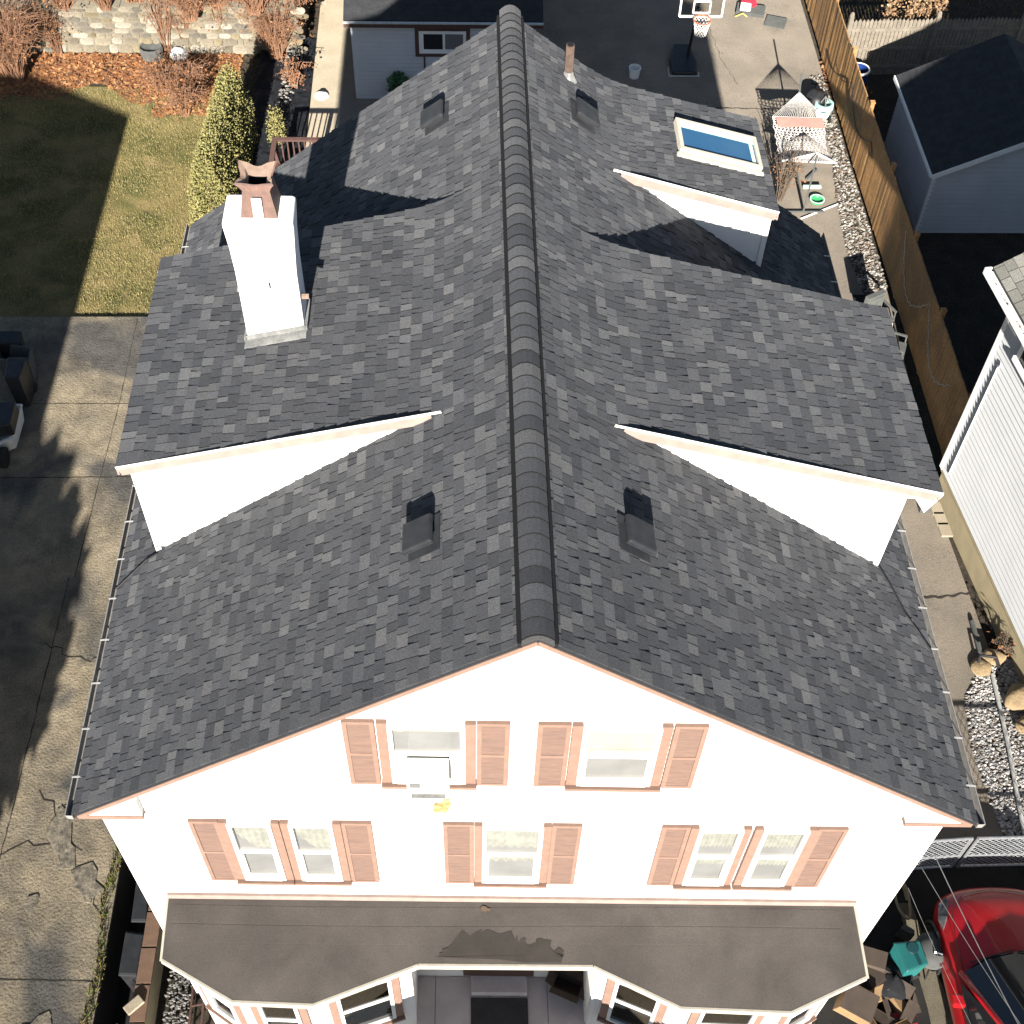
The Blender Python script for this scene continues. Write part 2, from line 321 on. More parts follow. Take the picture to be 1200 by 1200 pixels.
# weeds and moss at the driveway's edge, leaf litter, grass blades
def blades(mb, n, place, cols, hh=(.03,.07), wd=.012, lean=.6):
    for _ in range(n):
        x, y, z = place(); a = rnd(0, 6.283); H = rnd(*hh); wx, wy = math.cos(a)*wd/2, math.sin(a)*wd/2
        lx, ly = rnd(-lean, lean)*H, rnd(-lean, lean)*H; col = jit(random.choice(cols), .25)
        mb.face([(x-wx,y-wy,z),(x+wx,y+wy,z),(x+lx,y+ly,z+H)], 0, col)
GC = [(.34,.28,.125),(.29,.245,.10),(.22,.195,.07),(.38,.31,.15),(.16,.155,.05)]
b = MB()
def gp():
    while True:
        x, y = rnd(-13.5, -6.5), rnd(15.4, 24.3)
        if noise.noise((x*.8, y*.8, 3)) > rnd(-.7, .3) and x < -6.45-.1*(y-15.4): return x, y, -.09
blades(b, 42000, gp, GC, (.025,.065), .016, .9)
tag(b.build('grass', 'grass'), 'short tan and green winter grass covering the lawn', 'grass', kind='stuff')
b = MB()
def wp():
    y = rnd(-.6, 2.6); return -6.44+rnd(-.10,.06)+.05*math.sin(y*3), y, 0
blades(b, 500, wp, [(.10,.13,.02),(.16,.16,.04),(.2,.15,.05)], (.03,.12), .02, .8)
tag(b.build('weeds', 'grass'), 'green weeds and moss along the driveway edge', 'weeds', kind='stuff')
b = MB()
def litter(n, place, cols, s=(.04,.09), up=.03):
    for _ in range(n):
        x, y, z = place(); t = rnd(.5,1); S = rnd(*s); a = rnd(0,6.28); d1 = Vector((math.cos(a), math.sin(a), rnd(-.5,.5)))*S; d2 = Vector((-math.sin(a), math.cos(a), rnd(-.5,.5)))*S*.6
        p = Vector((x, y, z+rnd(.004, up))); b.face([p-d1, p-d2, p+d1, p+d2], 0, jit(random.choice(cols), .3))
LC = [(.30,.13,.05),(.24,.10,.045),(.36,.19,.09),(.16,.08,.045)]
def lp():
    while True:
        x, y = rnd(-16, -6.9), rnd(23.0, 26)
        if y > 24.0+.9*noise.noise((x*.7, 0, 5))-(.9 if x > -9 else 0): return x, y, -.10
litter(11000, lp, LC)
def lp2():
    x = random.gauss(9.9, .25); return x, random.gauss(25.2, .5), -.05
litter(500, lp2, LC)
def lp3(): return rnd(-6.9,-4.9), rnd(20,30), -.1
litter(700, lp3, [(.10,.06,.035),(.06,.045,.03)])
tag(b.build('leaf_litter', 'leafy'), 'orange brown fallen leaves lying before the stone wall', 'leaves', kind='stuff')

# ------------------------------------------------------------------ pebbles
def pebbles(name, n, place, cols, s, label, m='pebble'):
    b = MB()
    for _ in range(n):
        x, y, z = place(); S = rnd(*s); a = rnd(0,6.28); vs = []
        for q in [(1,0,0),(0,1,0),(-1,0,0),(0,-1,0),(0,0,1)]:
            vs.append((x+S*rnd(.7,1.2)*(q[0]*math.cos(a)-q[1]*math.sin(a)), y+S*.75*rnd(.7,1.2)*(q[0]*math.sin(a)+q[1]*math.cos(a)), z+S*.7*q[2]*rnd(.7,1.2)))
        c = jit(random.choice(cols), .2); b.add(vs, [(0,1,4),(1,2,4),(2,3,4),(3,0,4)], 0, c)
    return tag(b.build(name, m), label, 'gravel', kind='stuff')
def inpoly(x, y, P):
    r = False; j = len(P)-1
    for i in range(len(P)):
        if (P[i][1] > y) != (P[j][1] > y) and x < (P[j][0]-P[i][0])*(y-P[i][1])/(P[j][1]-P[i][1])+P[i][0]: r = not r
        j = i
    return r
GB = [(9.05,6.0),(8.42,5.15),(8.3,4.1),(8.38,2.95),(8.46,2.2),(10.4,2.2),(10.2,5.6),(9.7,6.0)]
sheet('gravel_bed', GB, .012, 'soil')
def gb():
    while True:
        x, y = rnd(8.2,10.4), rnd(2.1,6.1)
        if inpoly(x, y, GB): return x, y, .012
WP = [(.48,.46,.44),(.36,.35,.34),(.22,.215,.21),(.56,.54,.52),(.28,.24,.20)]
pebbles('gravel', 6500, gb, WP, (.025,.055), 'white and grey gravel in the bed beside the neighbour house')
SB = [(8.98,25),(9.35,25),(9.32,16.2),(8.72,16.0),(8.60,17.5),(8.72,19.5),(8.95,21.5)]
def sb():
    while True:
        x, y = rnd(8.5,9.4), rnd(16,25)
        if inpoly(x, y, SB): return x, y, .006
sheet('stone_bed', SB, .006, 'soil')
pebbles('white_stones', 2000, sb, [(.30,.285,.255),(.22,.19,.155),(.42,.40,.37),(.18,.13,.095),(.075,.065,.055)], (.025,.06), 'white and tan stones in the strip along the cedar fence')
def lg(): return rnd(-5.32,-4.95), rnd(-1.2,.6), .0
pebbles('grey_gravel', 420, lg, [(.20,.19,.17),(.13,.125,.115),(.30,.285,.265)], (.02,.042), 'grey gravel beside the house wall at the bottom left')

# ================================================================== THE HOUSE
ZR, ZE = 10.456, 6.65; WL, WR_ = 5.10, 5.139; LEN = 10.2175; OV = .102
S_L = (ZR-6.614)/WL; S_R = (ZR-6.689)/WR_
house = empty('house', (0, 5, 0), 'large white gabled house with dark shingle roof and salmon shutters in the centre', 'house')
DL = dict(y1=3.2365, y2=6.8894, xa=.968, za=ZR-S_L*.968, xe=4.697, ze=8.7485)
DR = dict(y1=3.1154, y2=6.2499, xa=1.0443, za=ZR-S_R*1.0443, xe=4.9105, ze=8.6786)
DQ = dict(y1=8.042, y2=LEN, xa=1.4243, za=ZR-S_R*1.4243, xe=3.7339, ze=8.8248)
for d, s in ((DL,S_L),(DR,S_R),(DQ,S_R)):
    d['s'] = (d['za']-d['ze'])/(d['xe']-d['xa']); d['sm'] = s
    def prof(t, d=d, s=s, wd=.16):
        e = (t-d['xa'])/wd; sp = wd*(math.log1p(math.exp(-abs(e)))+max(e, 0))
        return ZR-s*t+(s-d['s'])*sp
    d['f'] = prof
SH = [(.061,.063,.069),(.071,.073,.079),(.086,.088,.094),(.053,.055,.061),(.098,.100,.104),(.066,.068,.074),(.112,.113,.116)]
SHW = [5,6,5,4,2.6,5,1.2]
def shc():
    c = random.choices(SH, SHW)[0]; return jit(c, .12)
DARK = (.022,.023,.026)
def course(mb, sg, f, ta, tb, y0, y1):
    """one course of laminated shingles from ta (upper) to tb (lower), running along y"""
    y = y0
    wob = noise.noise((ta*3, y0, sg))*.01
    while y < y1-.01:
        ln = random.choice([.09,.11,.13,.14,.16,.18,.21]); e = min(y+ln, y1)
        if y1-e < .07: e = y1
        lift = random.choice([.008,.010,.012,.020,.024]); g_ = .0045
        c = shc(); xa, xb = sg*ta, sg*(tb+.006); za, zb = f(ta)+.004, f(tb+.006)+lift
        a, b_, c_, d = (xa,y+g_,za),(xa,e-g_,za),(xb,e-g_,zb),(xb,y+g_,zb)
        lo_ = f(tb+.006)-.002
        top = [a,b_,c_,d] if sg < 0 else [a,d,c_,b_]
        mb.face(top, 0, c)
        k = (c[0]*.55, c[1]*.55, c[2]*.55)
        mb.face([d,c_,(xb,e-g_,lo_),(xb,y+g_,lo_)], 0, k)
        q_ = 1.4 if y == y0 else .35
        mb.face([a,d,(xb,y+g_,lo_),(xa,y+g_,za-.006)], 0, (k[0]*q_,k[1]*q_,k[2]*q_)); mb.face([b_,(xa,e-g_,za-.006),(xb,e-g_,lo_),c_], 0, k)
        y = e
def deck(mb, sg, f, ts, y0, y1, th=.10):
    for a, b_ in zip(ts[:-1], ts[1:]):
        for dz, fl in ((-.004,0),(-th,1)):
            q = [(sg*a,y0,f(a)+dz),(sg*a,y1,f(a)+dz),(sg*b_,y1,f(b_)+dz),(sg*b_,y0,f(b_)+dz)]
            mb.face(q, 0, DARK)
    for yy in (y0, y1):
        for a, b_ in zip(ts[:-1], ts[1:]): mb.face([(sg*a,yy,f(a)-.004),(sg*b_,yy,f(b_)-.004),(sg*b_,yy,f(b_)-th),(sg*a,yy,f(a)-th)], 0, DARK)
    t = ts[-1]; mb.face([(sg*t,y0,f(t)-.004),(sg*t,y1,f(t)-.004),(sg*t,y1,f(t)-th),(sg*t,y0,f(t)-th)], 0, DARK)
roof = MB(); drm = {}
for sg, s, We, ds in ((-1, S_L, WL, [DL]), (1, S_R, WR_, [DR, DQ])):
    fm = lambda t, s=s: ZR-s*t
    step = .14/math.sqrt(1+s*s); t = .10
    hinge = min(d['xa'] for d in ds)-.52
    while t < hinge:
        course(roof, sg, fm, t, t+step, -OV-.012, LEN+.012); t += step
    tm = t; NN = 40
    tcut = t
    while t < We+.02:
        iv = [[-OV-.012, LEN+.012]]
        for d in ds:
            lim = d['xe']-.35 if d is not DQ else d['xe']-.12
            if t > d['xa']-.52-step and t < lim:
                new = []
                for a, b_ in iv:
                    if d['y1']+.10 > a: new.append([a, min(b_, d['y1']+.10)])
                    if d['y2']-.10 < b_: new.append([max(a, d['y2']-.10), b_])
                iv = [q for q in new if q[1]-q[0] > .02]
        # rows between two dormers that have not begun yet stay whole
        for a, b_ in iv: course(roof, sg, fm, t, min(t+step, We+.03), a, b_)
        t += step
    deck(roof, sg, fm, [0, We*.25, We*.5, We*.75, We+.015], -OV, LEN)
    for d in ds:
        m_ = MB(); t = tcut if d is not DQ else tcut; f = d['f']
        while t < d['xe']+.01:
            sl = (f(t)-f(t+.1))/.1; st = .14/math.sqrt(1+sl*sl)
            if d['xe']-t < st*1.4: st = d['xe']+.02-t
            if f(t+st)-fm(t+st) > .004 or d is not DQ: course(m_, sg, f, t, t+st, d['y1']-.01, d['y2']+.01)
            t += st
        ts = [d['xa']-.5, d['xa']-.25, d['xa'], d['xa']+.15, d['xa']+.35]+[d['xa']+.35+(d['xe']-d['xa']-.35)*k/4 for k in range(1, 5)]
        deck(m_, sg, f, ts, d['y1'], d['y2'], .09)
        drm[id(d)] = m_
roofo = roof.build('roof', 'shingle', house, house=True)
# ridge caps and the vent strips under them
rc = MB(); n = int((LEN+2*OV)/.187); st = (LEN+2*OV)/n
arc = [(-.150,-.090),(-.11,-.050),(-.06,-.014),(0,0),(.06,-.014),(.11,-.050),(.150,-.090)]
for i in range(n):
    y0 = -OV-.02+i*st; y1 = y0+st+.05; c = jit(random.choices(SH[1:], [4,4,2,3,4,2])[0], .12)
    zt0 = ZR+.055; k0 = .026; k1 = .0
    A = [(x,y0,zt0+z+k0) for x, z in arc]; B = [(x,y1,zt0+z+k1) for x, z in arc]; D = [(x,y0,zt0+z-.006) for x, z in arc]
    for j in range(6):
        rc.face([A[j],A[j+1],B[j+1],B[j]], 0, c); rc.face([D[j],D[j+1],A[j+1],A[j]], 0, (c[0]*.10,c[1]*.10,c[2]*.10))
    for j in (0,6): rc.face([A[j],B[j],(B[j][0],B[j][1],B[j][2]-.012),D[j]], 0, (.02,.02,.02))
for ye in (-OV-.016, LEN+OV): rc.face([(x,ye,ZR+.055+z) for x, z in arc]+[(.15,ye,ZR-.14),(0,ye,ZR-.03),(-.15,ye,ZR-.14)], 0, (.05,.05,.052))
rco = rc.build('ridge_cap', 'shingle', house, house=True)
vs = MB()
for sg in (-1,1):
    x0, x1 = sg*.145, sg*.185; z0 = ZR-S_L*.185
    vs.box(min(x0,x1), max(x0,x1), -OV-.015, LEN+OV, z0-.03, z0+.045)
    yy = -OV
    while yy < LEN:
        vs.box(min(sg*.183,sg*.192), max(sg*.183,sg*.192), yy, yy+.035, z0-.02, z0+.04); yy += .07
vs.build('vent_strip', 'soot', rco, house=True)

# walls
def laps(mb, A, U, Nn, z0, z1, lim, e=.105, out=.016, cove=False):
    A, U, Nn = Vector(A), Vector(U), Vector(Nn); z = z0
    while z < z1-1e-4:
        zt = min(z+e, z1); a0, a1 = lim(z); b0, b1 = lim(zt)
        if a1-a0 > .01:
            if b1-b0 < 0: b0 = b1 = (a0+a1)/2
            P = lambda u, zz, o: A+U*u+Nn*o+Vector((0,0,zz))
            if cove:
                zm_ = z+(zt-z)*.66; m0, m1 = a0+(b0-a0)*.66, a1+(b1-a1)*.66
                mb.face([P(a0,z,out),P(a1,z,out),P(m1,zm_,out),P(m0,zm_,out)]); mb.face([P(m0,zm_,out),P(m1,zm_,out),P(b1,zt,.002),P(b0,zt,.002)])
            else: mb.face([P(a0,z,out),P(a1,z,out),P(b1,zt,0.002),P(b0,zt,0.002)])
            mb.face([P(a0,z,0),P(a1,z,0),P(a1,z,out),P(a0,z,out)])
        z = zt
WW = 4.81
wl = MB()
def glim(z):
    if z < 6.70: return (-WW, WW)
    return (-(ZR-.10-z)/S_L, (ZR-.10-z)/S_R)
laps(wl, (0,0,0), (1,0,0), (0,-1,0), 0, ZR-.12, glim)
laps(wl, (0,LEN-.12,0), (-1,0,0), (0,1,0), 0, ZR-.12, lambda z: (-glim(z)[1], -glim(z)[0]))
for sg in (-1,1): laps(wl, (sg*WW,0,0), (0,1,0), (sg,0,0), 0, 6.75, lambda z: (0, LEN-.12))
for sx in (-1,1):
    for yy in (0, LEN-.12): wl.box(sx*WW-.05, sx*WW+.05, yy-.028, yy+.03, 0, 6.62)
wl.build('wall', 'siding', house, house=True)
# rake boards, eave returns, gutters
for sg, s, We in ((-1,S_L,WL),(1,S_R,WR_)):
    for y, o in ((-OV+.005,-1),(LEN-.005,1)):
        rk = MB(); a = Vector((0,y,ZR-.105)); b_ = Vector((sg*(We-.06),y,ZR-s*(We-.06)-.105))
        rk.bar(a, b_, .03, .055, (0,0,1)); rk.bar(a+Vector((0,-o*.05,-.04)), b_+Vector((0,-o*.05,-.04)), .07, .03)
        rk.build('rake_board', 'pink', house, house=True)
for sg, s, We in ((-1,S_L,WL),(1,S_R,WR_)):
    e = MB(); xo, xi = sg*(We-.02), sg*4.34; ze = ZR-s*We
    e.box(min(xo,xi), max(xo,xi), -OV-.005, -.017, ze-.13, ze-.05)
    er = e.build('eave_return', 'pink', house, house=True)
    e = MB(); e.prism([(xo,-OV+.004),(xi,-OV+.004),(xi,-.018),(xo,-.018)], ze-.048, lambda x,y: max(ze-.047, min(ZR-s*abs(x)-.17, ze+.30))); e.build('return_panel', 'white', er, house=True)
    e = MB(); e.box(min(sg*(We-.1),sg*(WW)), max(sg*(We-.1),sg*WW), 0, LEN-.1, ze-.15, ze-.11); e.build('soffit', 'white', er, house=True)
    gt = MB(); x = sg*(We+.02); z = ze-.01
    pr = [(0,-.01),(0,-.10),(.07,-.10),(.088,-.02),(.088,.0),(.076,.0),(.076,-.02),(.06,-.092),(.01,-.092),(.01,-.01)]
    ys = [-OV-.02, LEN+.03]
    vsx = [(x+sg*px, y, z+pz) for y in ys for px, pz in pr]; nP = len(pr)
    gt.add(vsx, [(i, (i+1) % nP, nP+(i+1) % nP, nP+i) for i in range(nP)]+[(0,1,2,3,4,5,6,7,8,9)[::-1], tuple(range(nP, 2*nP))])
    gt.face([(x+sg*.0,-OV-.02,z-.01),(x+sg*.0,-OV-.02,z-.1),(x+sg*.07,-OV-.02,z-.1),(x+sg*.088,-OV-.02,z+.0)])
    go = gt.build('gutter', 'gutter', house, house=True)
    yy = .35
    while yy < LEN:
        hg = MB(); hg.bar((x-sg*.03,yy,z+.02),(x+sg*.088,yy,z+.006),.02,.006); hg.build('gutter_hanger', 'alum', go, house=True); yy += .62

# shed dormers
def dormer(d, sg, wi, wallx):
    y1 = d['y1']+.085; y2 = min(d['y2']-.085, LEN-.10); f = d['f']; s = d['sm']; fm = lambda t: ZR-s*t
    wb = MB()
    for yy, nn in ((y1,-1),(y2,1)):
        z = fm(wallx)-.02
        while z < f(d['xa'])-.02:
            zt = z+.105
            def lim(zz):
                lo_ = max((ZR-zz)/s-.02, 0); hi_ = wallx
                if zz > f(wallx)-.09: hi_ = d['xa']+(f(d['xa'])-.085-zz)/d['s']
                return lo_, hi_
            a0, a1 = lim(z); b0, b1 = lim(zt)
            if a1-a0 > .01:
                if b1 < b0: b0 = b1 = (b0+b1)/2
                wb.face([(sg*a0,yy+nn*.016,z),(sg*a1,yy+nn*.016,z),(sg*b1,yy+nn*.002,zt),(sg*b0,yy+nn*.002,zt)])
                wb.face([(sg*a0,yy,z),(sg*a1,yy,z),(sg*a1,yy+nn*.016,z),(sg*a0,yy+nn*.016,z)])
            z = zt
    laps(wb, (sg*wallx,0,0), (0,1,0), (sg,0,0), fm(wallx)-.05, f(wallx)-.06, lambda z: (y1, y2))
    for yy in (y1, y2): wb.box(sg*wallx-.045, sg*wallx+.03, yy-.025, yy+.025, fm(wallx)-.03, f(wallx)-.075)
    do = wb.build('dormer', 'siding', house, house=True)
    drm[id(d)].build('dormer_roof', 'shingle', do, house=True)
    fa = MB()
    for yy, o in ((d['y1']+.004,-1),):
        t0 = d['xa']+.05
        fa.bar((sg*t0,yy,f(t0)-.085),(sg*(d['xe']-.01),yy,f(d['xe'])-.085),.03,.13)
        fa.bar((sg*t0,yy-o*.045,f(t0)-.13),(sg*(d['xe']-.03),yy-o*.045,f(d['xe'])-.13),.05,.05)
    fa.box(min(sg*d['xe'],sg*(d['xe']+.025)), max(sg*d['xe'],sg*(d['xe']+.025)), d['y1'], d['y2'], d['ze']-.15, d['ze']-.005)
    fa.build('fascia', 'pinktrim', do, house=True)
    so = MB(); so.box(min(sg*wallx,sg*d['xe']), max(sg*wallx,sg*d['xe']), d['y1']+.03, d['y2']-.03, d['ze']-.155, d['ze']-.135); so.build('soffit', 'white', do, house=True)
    dr = MB()
    for yy in (d['y1']-.014,):
        dr.bar((sg*(d['xa']-.05),yy,f(d['xa']-.05)-.012),(sg*(d['xe']+.02),yy,f(d['xe'])-.012),.006,.035)
    dr.build('drip_edge', 'white', do, house=True)
    return do
dormer(DL, -1, 0, 4.55); dormer(DR, 1, 0, 4.55); dormer(DQ, 1, 0, 3.66)

for sg, pts in ((-1, [(4.56,3.24),(4.72,3.22),(4.90,3.12),(5.14,2.98)]), (1, [(4.58,3.16),(4.70,2.95),(4.86,2.55),(5.02,2.35),(5.15,2.15)])):
    b = MB(); s_ = S_L if sg < 0 else S_R; b.tube([(sg*x, y, ZR-s_*x+.03) for x, y in pts], .010, 6); b.build('roof_cable', 'black', house, house=True)
# skylight on the rear dormer
f = DQ['f']
sk = MB(); x0, x1, y0, y1 = 2.38, 3.60, 8.84, 9.58
nrm = Vector((DQ['s'],0,1)).normalized()
def kb(a, b_, c_, d, lo_, hi_, mb, mi=0):
    P = [Vector((x, y, f(x))) for x, y in ((a,c_),(b_,c_),(b_,d),(a,d))]
    mb.add([p+nrm*lo_ for p in P]+[p+nrm*hi_ for p in P], [(3,2,1,0),(4,5,6,7),(0,1,5,4),(1,2,6,5),(2,3,7,6),(3,0,4,7)], mi)
kb(x0,x1,y0,y0+.065,0,.11,sk); kb(x0,x1,y1-.055,y1,0,.11,sk); kb(x0,x0+.055,y0+.065,y1-.055,0,.11,sk); kb(x1-.055,x1,y0+.065,y1-.055,0,.11,sk)
kb(x0-.03,x1+.03,y0-.07,y0,.0,.05,sk)
sko = sk.build('skylight', 'cream', house, house=True, bevel=.008)
sk = MB(); kb(x0+.055,x1-.055,y0+.065,y1-.055,.06,.075,sk); sk.build('glass', 'skyglass', sko, house=True)
sk = MB(); kb(x0+.055,x1-.055,y1-.17,y1-.06,.077,.084,sk); kb(x1-.13,x1-.08,y0+.08,y1-.18,.077,.084,sk); sk.build('inner_trim', 'mintpale', sko, house=True)

# box vents
def roofvent(sg, s, xc, yc):
    b = MB(); U = Vector((sg,0,-s)).normalized(); V = Vector((0,1,0)); Nn = Vector((sg*s,0,1)).normalized()
    C0 = Vector((sg*xc,yc,ZR-s*xc))
    def bx(u0,u1,v0,v1,n0,n1,tp=0.0):
        P = []
        for nn, t_ in ((n0,0),(n1,tp)):
            for u, v in ((u0+t_,v0+t_),(u1-t_,v0+t_),(u1-t_,v1-t_),(u0+t_,v1-t_)): P.append(C0+U*u+V*v+Nn*nn)
        b.add(P, [(3,2,1,0),(4,5,6,7),(0,1,5,4),(1,2,6,5),(2,3,7,6),(3,0,4,7)])
    bx(-.205,.20,-.245,.22,.014,.024); ro = b.build('roof_vent', 'ventcap', house, house=True)
    b = MB()
    bx(-.13,.13,-.13,.13,.02,.12)
    b.build('vent_throat', 'black', ro, house=True)
    b = MB(); bx(-.19,.20,-.21,.17,.10,.155,.012); b.build('vent_cap', 'ventcap', ro, house=True, bevel=.02)
    b = MB(); bx(-.185,.195,-.213,-.208,.10,.118); b.build('vent_lip', 'ventcap', ro, house=True)
roofvent(-1,S_L,1.07,1.60); roofvent(1,S_R,1.07,1.62); roofvent(-1,S_L,1.02,8.80); roofvent(1,S_R,.97,8.83)
# soil pipe
b = MB(); px_, py_ = .82, 9.62; pz = ZR-S_R*.82
b.tube([(px_,py_,pz-.05),(px_,py_,pz+.50)], .058, 14); vp = b.build('vent_pipe', 'rust', house, house=True, smooth=False)
b = MB(); b.lathe([(.13,-.09),(.075,.04),(.062,.10)], 14, (px_,py_,pz+.0)); b.build('flashing', 'flash', vp, house=True)
b = MB(); b.lathe([(.0,.503),(.048,.503)], 14, (px_,py_,pz)); b.build('pipe_mouth', 'soot', vp, house=True)

# chimney
cx0, cx1, cy0, cy1 = -3.31, -2.60, 4.98, 5.42; ct = 10.97
fD = DL['f']
b = MB(); P = []
lev = [(8.85,0),(10.2,0),(10.55,.012),(10.86,.035),(ct-.03,.035),(ct,.0)]
for z, o in lev: P += [(cx0-o,cy0-o,z),(cx1+o+(.01 if o else 0),cy0-o,z),(cx1+o,cy1+o,z),(cx0-o,cy1+o,z)]
F = []
for i in range(len(lev)-1):
    for k in range(4): F.append((i*4+k, i*4+(k+1) % 4, i*4+4+(k+1) % 4, i*4+4+k))
F.append(tuple(range(len(lev)*4-4, len(lev)*4))); b.add(P, F)
ch = b.build('chimney', 'chimney', house, house=True, bevel=.018)
b = MB()
b.prism([(cx0-.03,cy0-.15),(cx1+.03,cy0-.15),(cx1+.03,cy0-.02),(cx0-.03,cy0-.02)], lambda x,y: fD(-x)+.012, lambda x,y: fD(-x)+.028)
b.prism([(cx0-.025,cy0-.02),(cx1+.02,cy0-.02),(cx1+.02,cy0-.003),(cx0-.025,cy0-.003)], lambda x,y: fD(-x), lambda x,y: fD(-x)+.09)
for xx in (cx0-.04, cx1+.005): b.prism([(xx,cy0-.02),(xx+.035,cy0-.02),(xx+.035,cy1+.03),(xx,cy1+.03)], lambda x,y: fD(-x), lambda x,y: fD(-x)+.08)
b.build('flashing', 'flash', ch, house=True)
b = MB(); pcx, pcy = -2.93, 5.22
def sq(r, z, rot=0.0): return [(pcx+r*sx, pcy+r*sy, z) for sx, sy in ((-1,-1),(1,-1),(1,1),(-1,1))]
vsq = sq(.205,ct)+sq(.15,ct+.33)
b.add(vsq, [(0,1,5,4),(1,2,6,5),(2,3,7,6),(3,0,4,7)])
# flared crown with four horns round an open flue
zc = ct+.33; nq = 24; rings = []
def ringp(r, hz, horn):
    out = []
    for k in range(nq):
        t = 2*math.pi*k/nq+math.pi/4; u = abs(math.cos(2*(t-math.pi/4)))**3      # 1 at the corners
        rr = r/max(abs(math.cos(t)), abs(math.sin(t)))*(1+.10*horn*u-.10*horn*(1-u)); out.append((pcx+rr*math.cos(t), pcy+rr*math.sin(t), zc+hz+.05*horn*u))
    return out
for r_, hz, hn in ((.150,-.01,0),(.165,.03,.4),(.195,.075,1),(.18,.09,1),(.125,.06,.5),(.10,.0,0),(.10,-.30,0)): rings.append(ringp(r_, hz, hn))
b.add([p for q_ in rings[:4] for p in q_], [(l*nq+k, l*nq+(k+1) % nq, (l+1)*nq+(k+1) % nq, (l+1)*nq+k) for l in range(3) for k in range(nq)])
po = b.build('chimney_pot', 'clay', ch, house=True)
b = MB(); b.add([p for q_ in rings[3:6] for p in q_], [(l*nq+k, l*nq+(k+1) % nq, (l+1)*nq+(k+1) % nq, (l+1)*nq+k) for l in range(2) for k in range(nq)]); b.build('pot_rim', 'claylight', po, house=True)
b = MB(); b.add([p for q_ in rings[5:7] for p in q_], [(k, (k+1) % nq, nq+(k+1) % nq, nq+k) for k in range(nq)]+[tuple(range(nq, 2*nq))]); b.build('pot_mouth', 'soot', po, house=True)
b = MB(); b.face([(-3.10,4.962,ct-.02),(-2.76,4.962,ct-.02),(-2.83,4.99,ct+.2),(-3.03,4.99,ct+.2)]) if 0 else b.bar((-2.93,5.0,ct-.01),(-2.93,5.01,ct+.27),.11,.02,(0,1,0)); b.build('mortar_smear', 'chimney', po, house=True)
b = MB(); b.bar((-2.93,4.972,9.98),(-2.93,4.972,10.06),.018,.012,(0,1,0)); b.build('iron_tie', 'soot', ch, house=True)
b = MB(); b.tube([(cx1,5.1,9.75),(cx1+.09,5.1,9.75)], .035, 8); b.tube([(cx0,5.2,9.75),(cx0-.06,5.2,9.75)], .035, 8); b.build('tie_rod_end', 'claylight', ch, house=True)

# ---- windows and shutters of the front wall
def curtain(parent, x0, x1, z0, z1, y, m, amp=.012, k=9, low=0.0, swag=False):
    b = MB(); n = 28
    for i in range(n):
        a, c_ = x0+(x1-x0)*i/n, x0+(x1-x0)*(i+1)/n
        ya, yc = y+amp*math.sin(i*2*math.pi*k/n), y+amp*math.sin((i+1)*2*math.pi*k/n)
        la, lc = z0+low*abs(math.sin(i*math.pi*k/n)), z0+low*abs(math.sin((i+1)*math.pi*k/n))
        if swag:
            u = i/n; la += (z1-z0)*.55*max(0, 1-u*2.2)**.8; u = (i+1)/n; lc += (z1-z0)*.55*max(0, 1-u*2.2)**.8
        b.face([(a,ya,la),(c_,yc,lc),(c_,yc,z1),(a,ya,z1)])
    return b.build('curtain', m, parent, house=True)
def window(x0, x1, z0, z1, kind, pinkL=True, pinkR=True, T=None, cw=.095):
    """double hung window: white sashes, casing boards, sill"""
    T = T or (lambda p: p); H = True
    def bld(b, nm, m, p, **k):
        b.v = [T(q) for q in b.v]; return b.build(nm, m, p, house=H, **k)
    b = MB(); fw = .05; zm = z0+(z1-z0)*.52
    b.box(x0,x0+fw,-.085,-.002,z0,z1); b.box(x1-fw,x1,-.085,-.002,z0,z1); b.box(x0+fw,x1-fw,-.085,-.002,z1-fw,z1); b.box(x0+fw,x1-fw,-.09,-.002,z0,z0+fw)
    b.box(x0+fw,x1-fw,-.075,-.02,zm-.035,zm+.03)
    b.box(x0+fw,x0+fw+.03,-.065,-.02,z0+fw,zm-.035); b.box(x1-fw-.03,x1-fw,-.065,-.02,z0+fw,zm-.035)
    b.box(x0+fw+.03,x1-fw-.03,-.066,-.02,z0+fw,z0+fw+.05); b.box(x0+fw+.03,x1-fw-.03,-.072,-.02,z0+fw+.07,z0+fw+.105)
    wo = bld(b, 'window', 'white', house)
    b = MB(); b.box(x0+fw,x1-fw,-.022,-.018,z0+fw,z1-fw); bld(b, 'interior', 'greyroom' if kind != 'dark' else 'darkin', wo)
    b = MB(); b.face([(x0+fw,-.05,zm),(x1-fw,-.05,zm),(x1-fw,-.05,z1-fw),(x0+fw,-.05,z1-fw)]); b.face([(x0+fw,-.058,z0+fw),(x1-fw,-.058,z0+fw),(x1-fw,-.058,zm),(x0+fw,-.058,zm)])
    bld(b, 'pane', 'glass', wo)
    cs = MB(); e = x0-cw if pinkL else x0; g2 = x1+cw if pinkR else x1
    if pinkL: cs.box(x0-cw,x0-.002,-.065,-.002,z0-.02,z1+.02)
    if pinkR: cs.box(x1+.002,x1+cw,-.065,-.002,z0-.02,z1+.02)
    cs.box(e-.01,g2+.01,-.115,-.002,z0-.075,z0-.022)
    bld(cs, 'casing', 'pink', wo)
    return wo, fw, zm
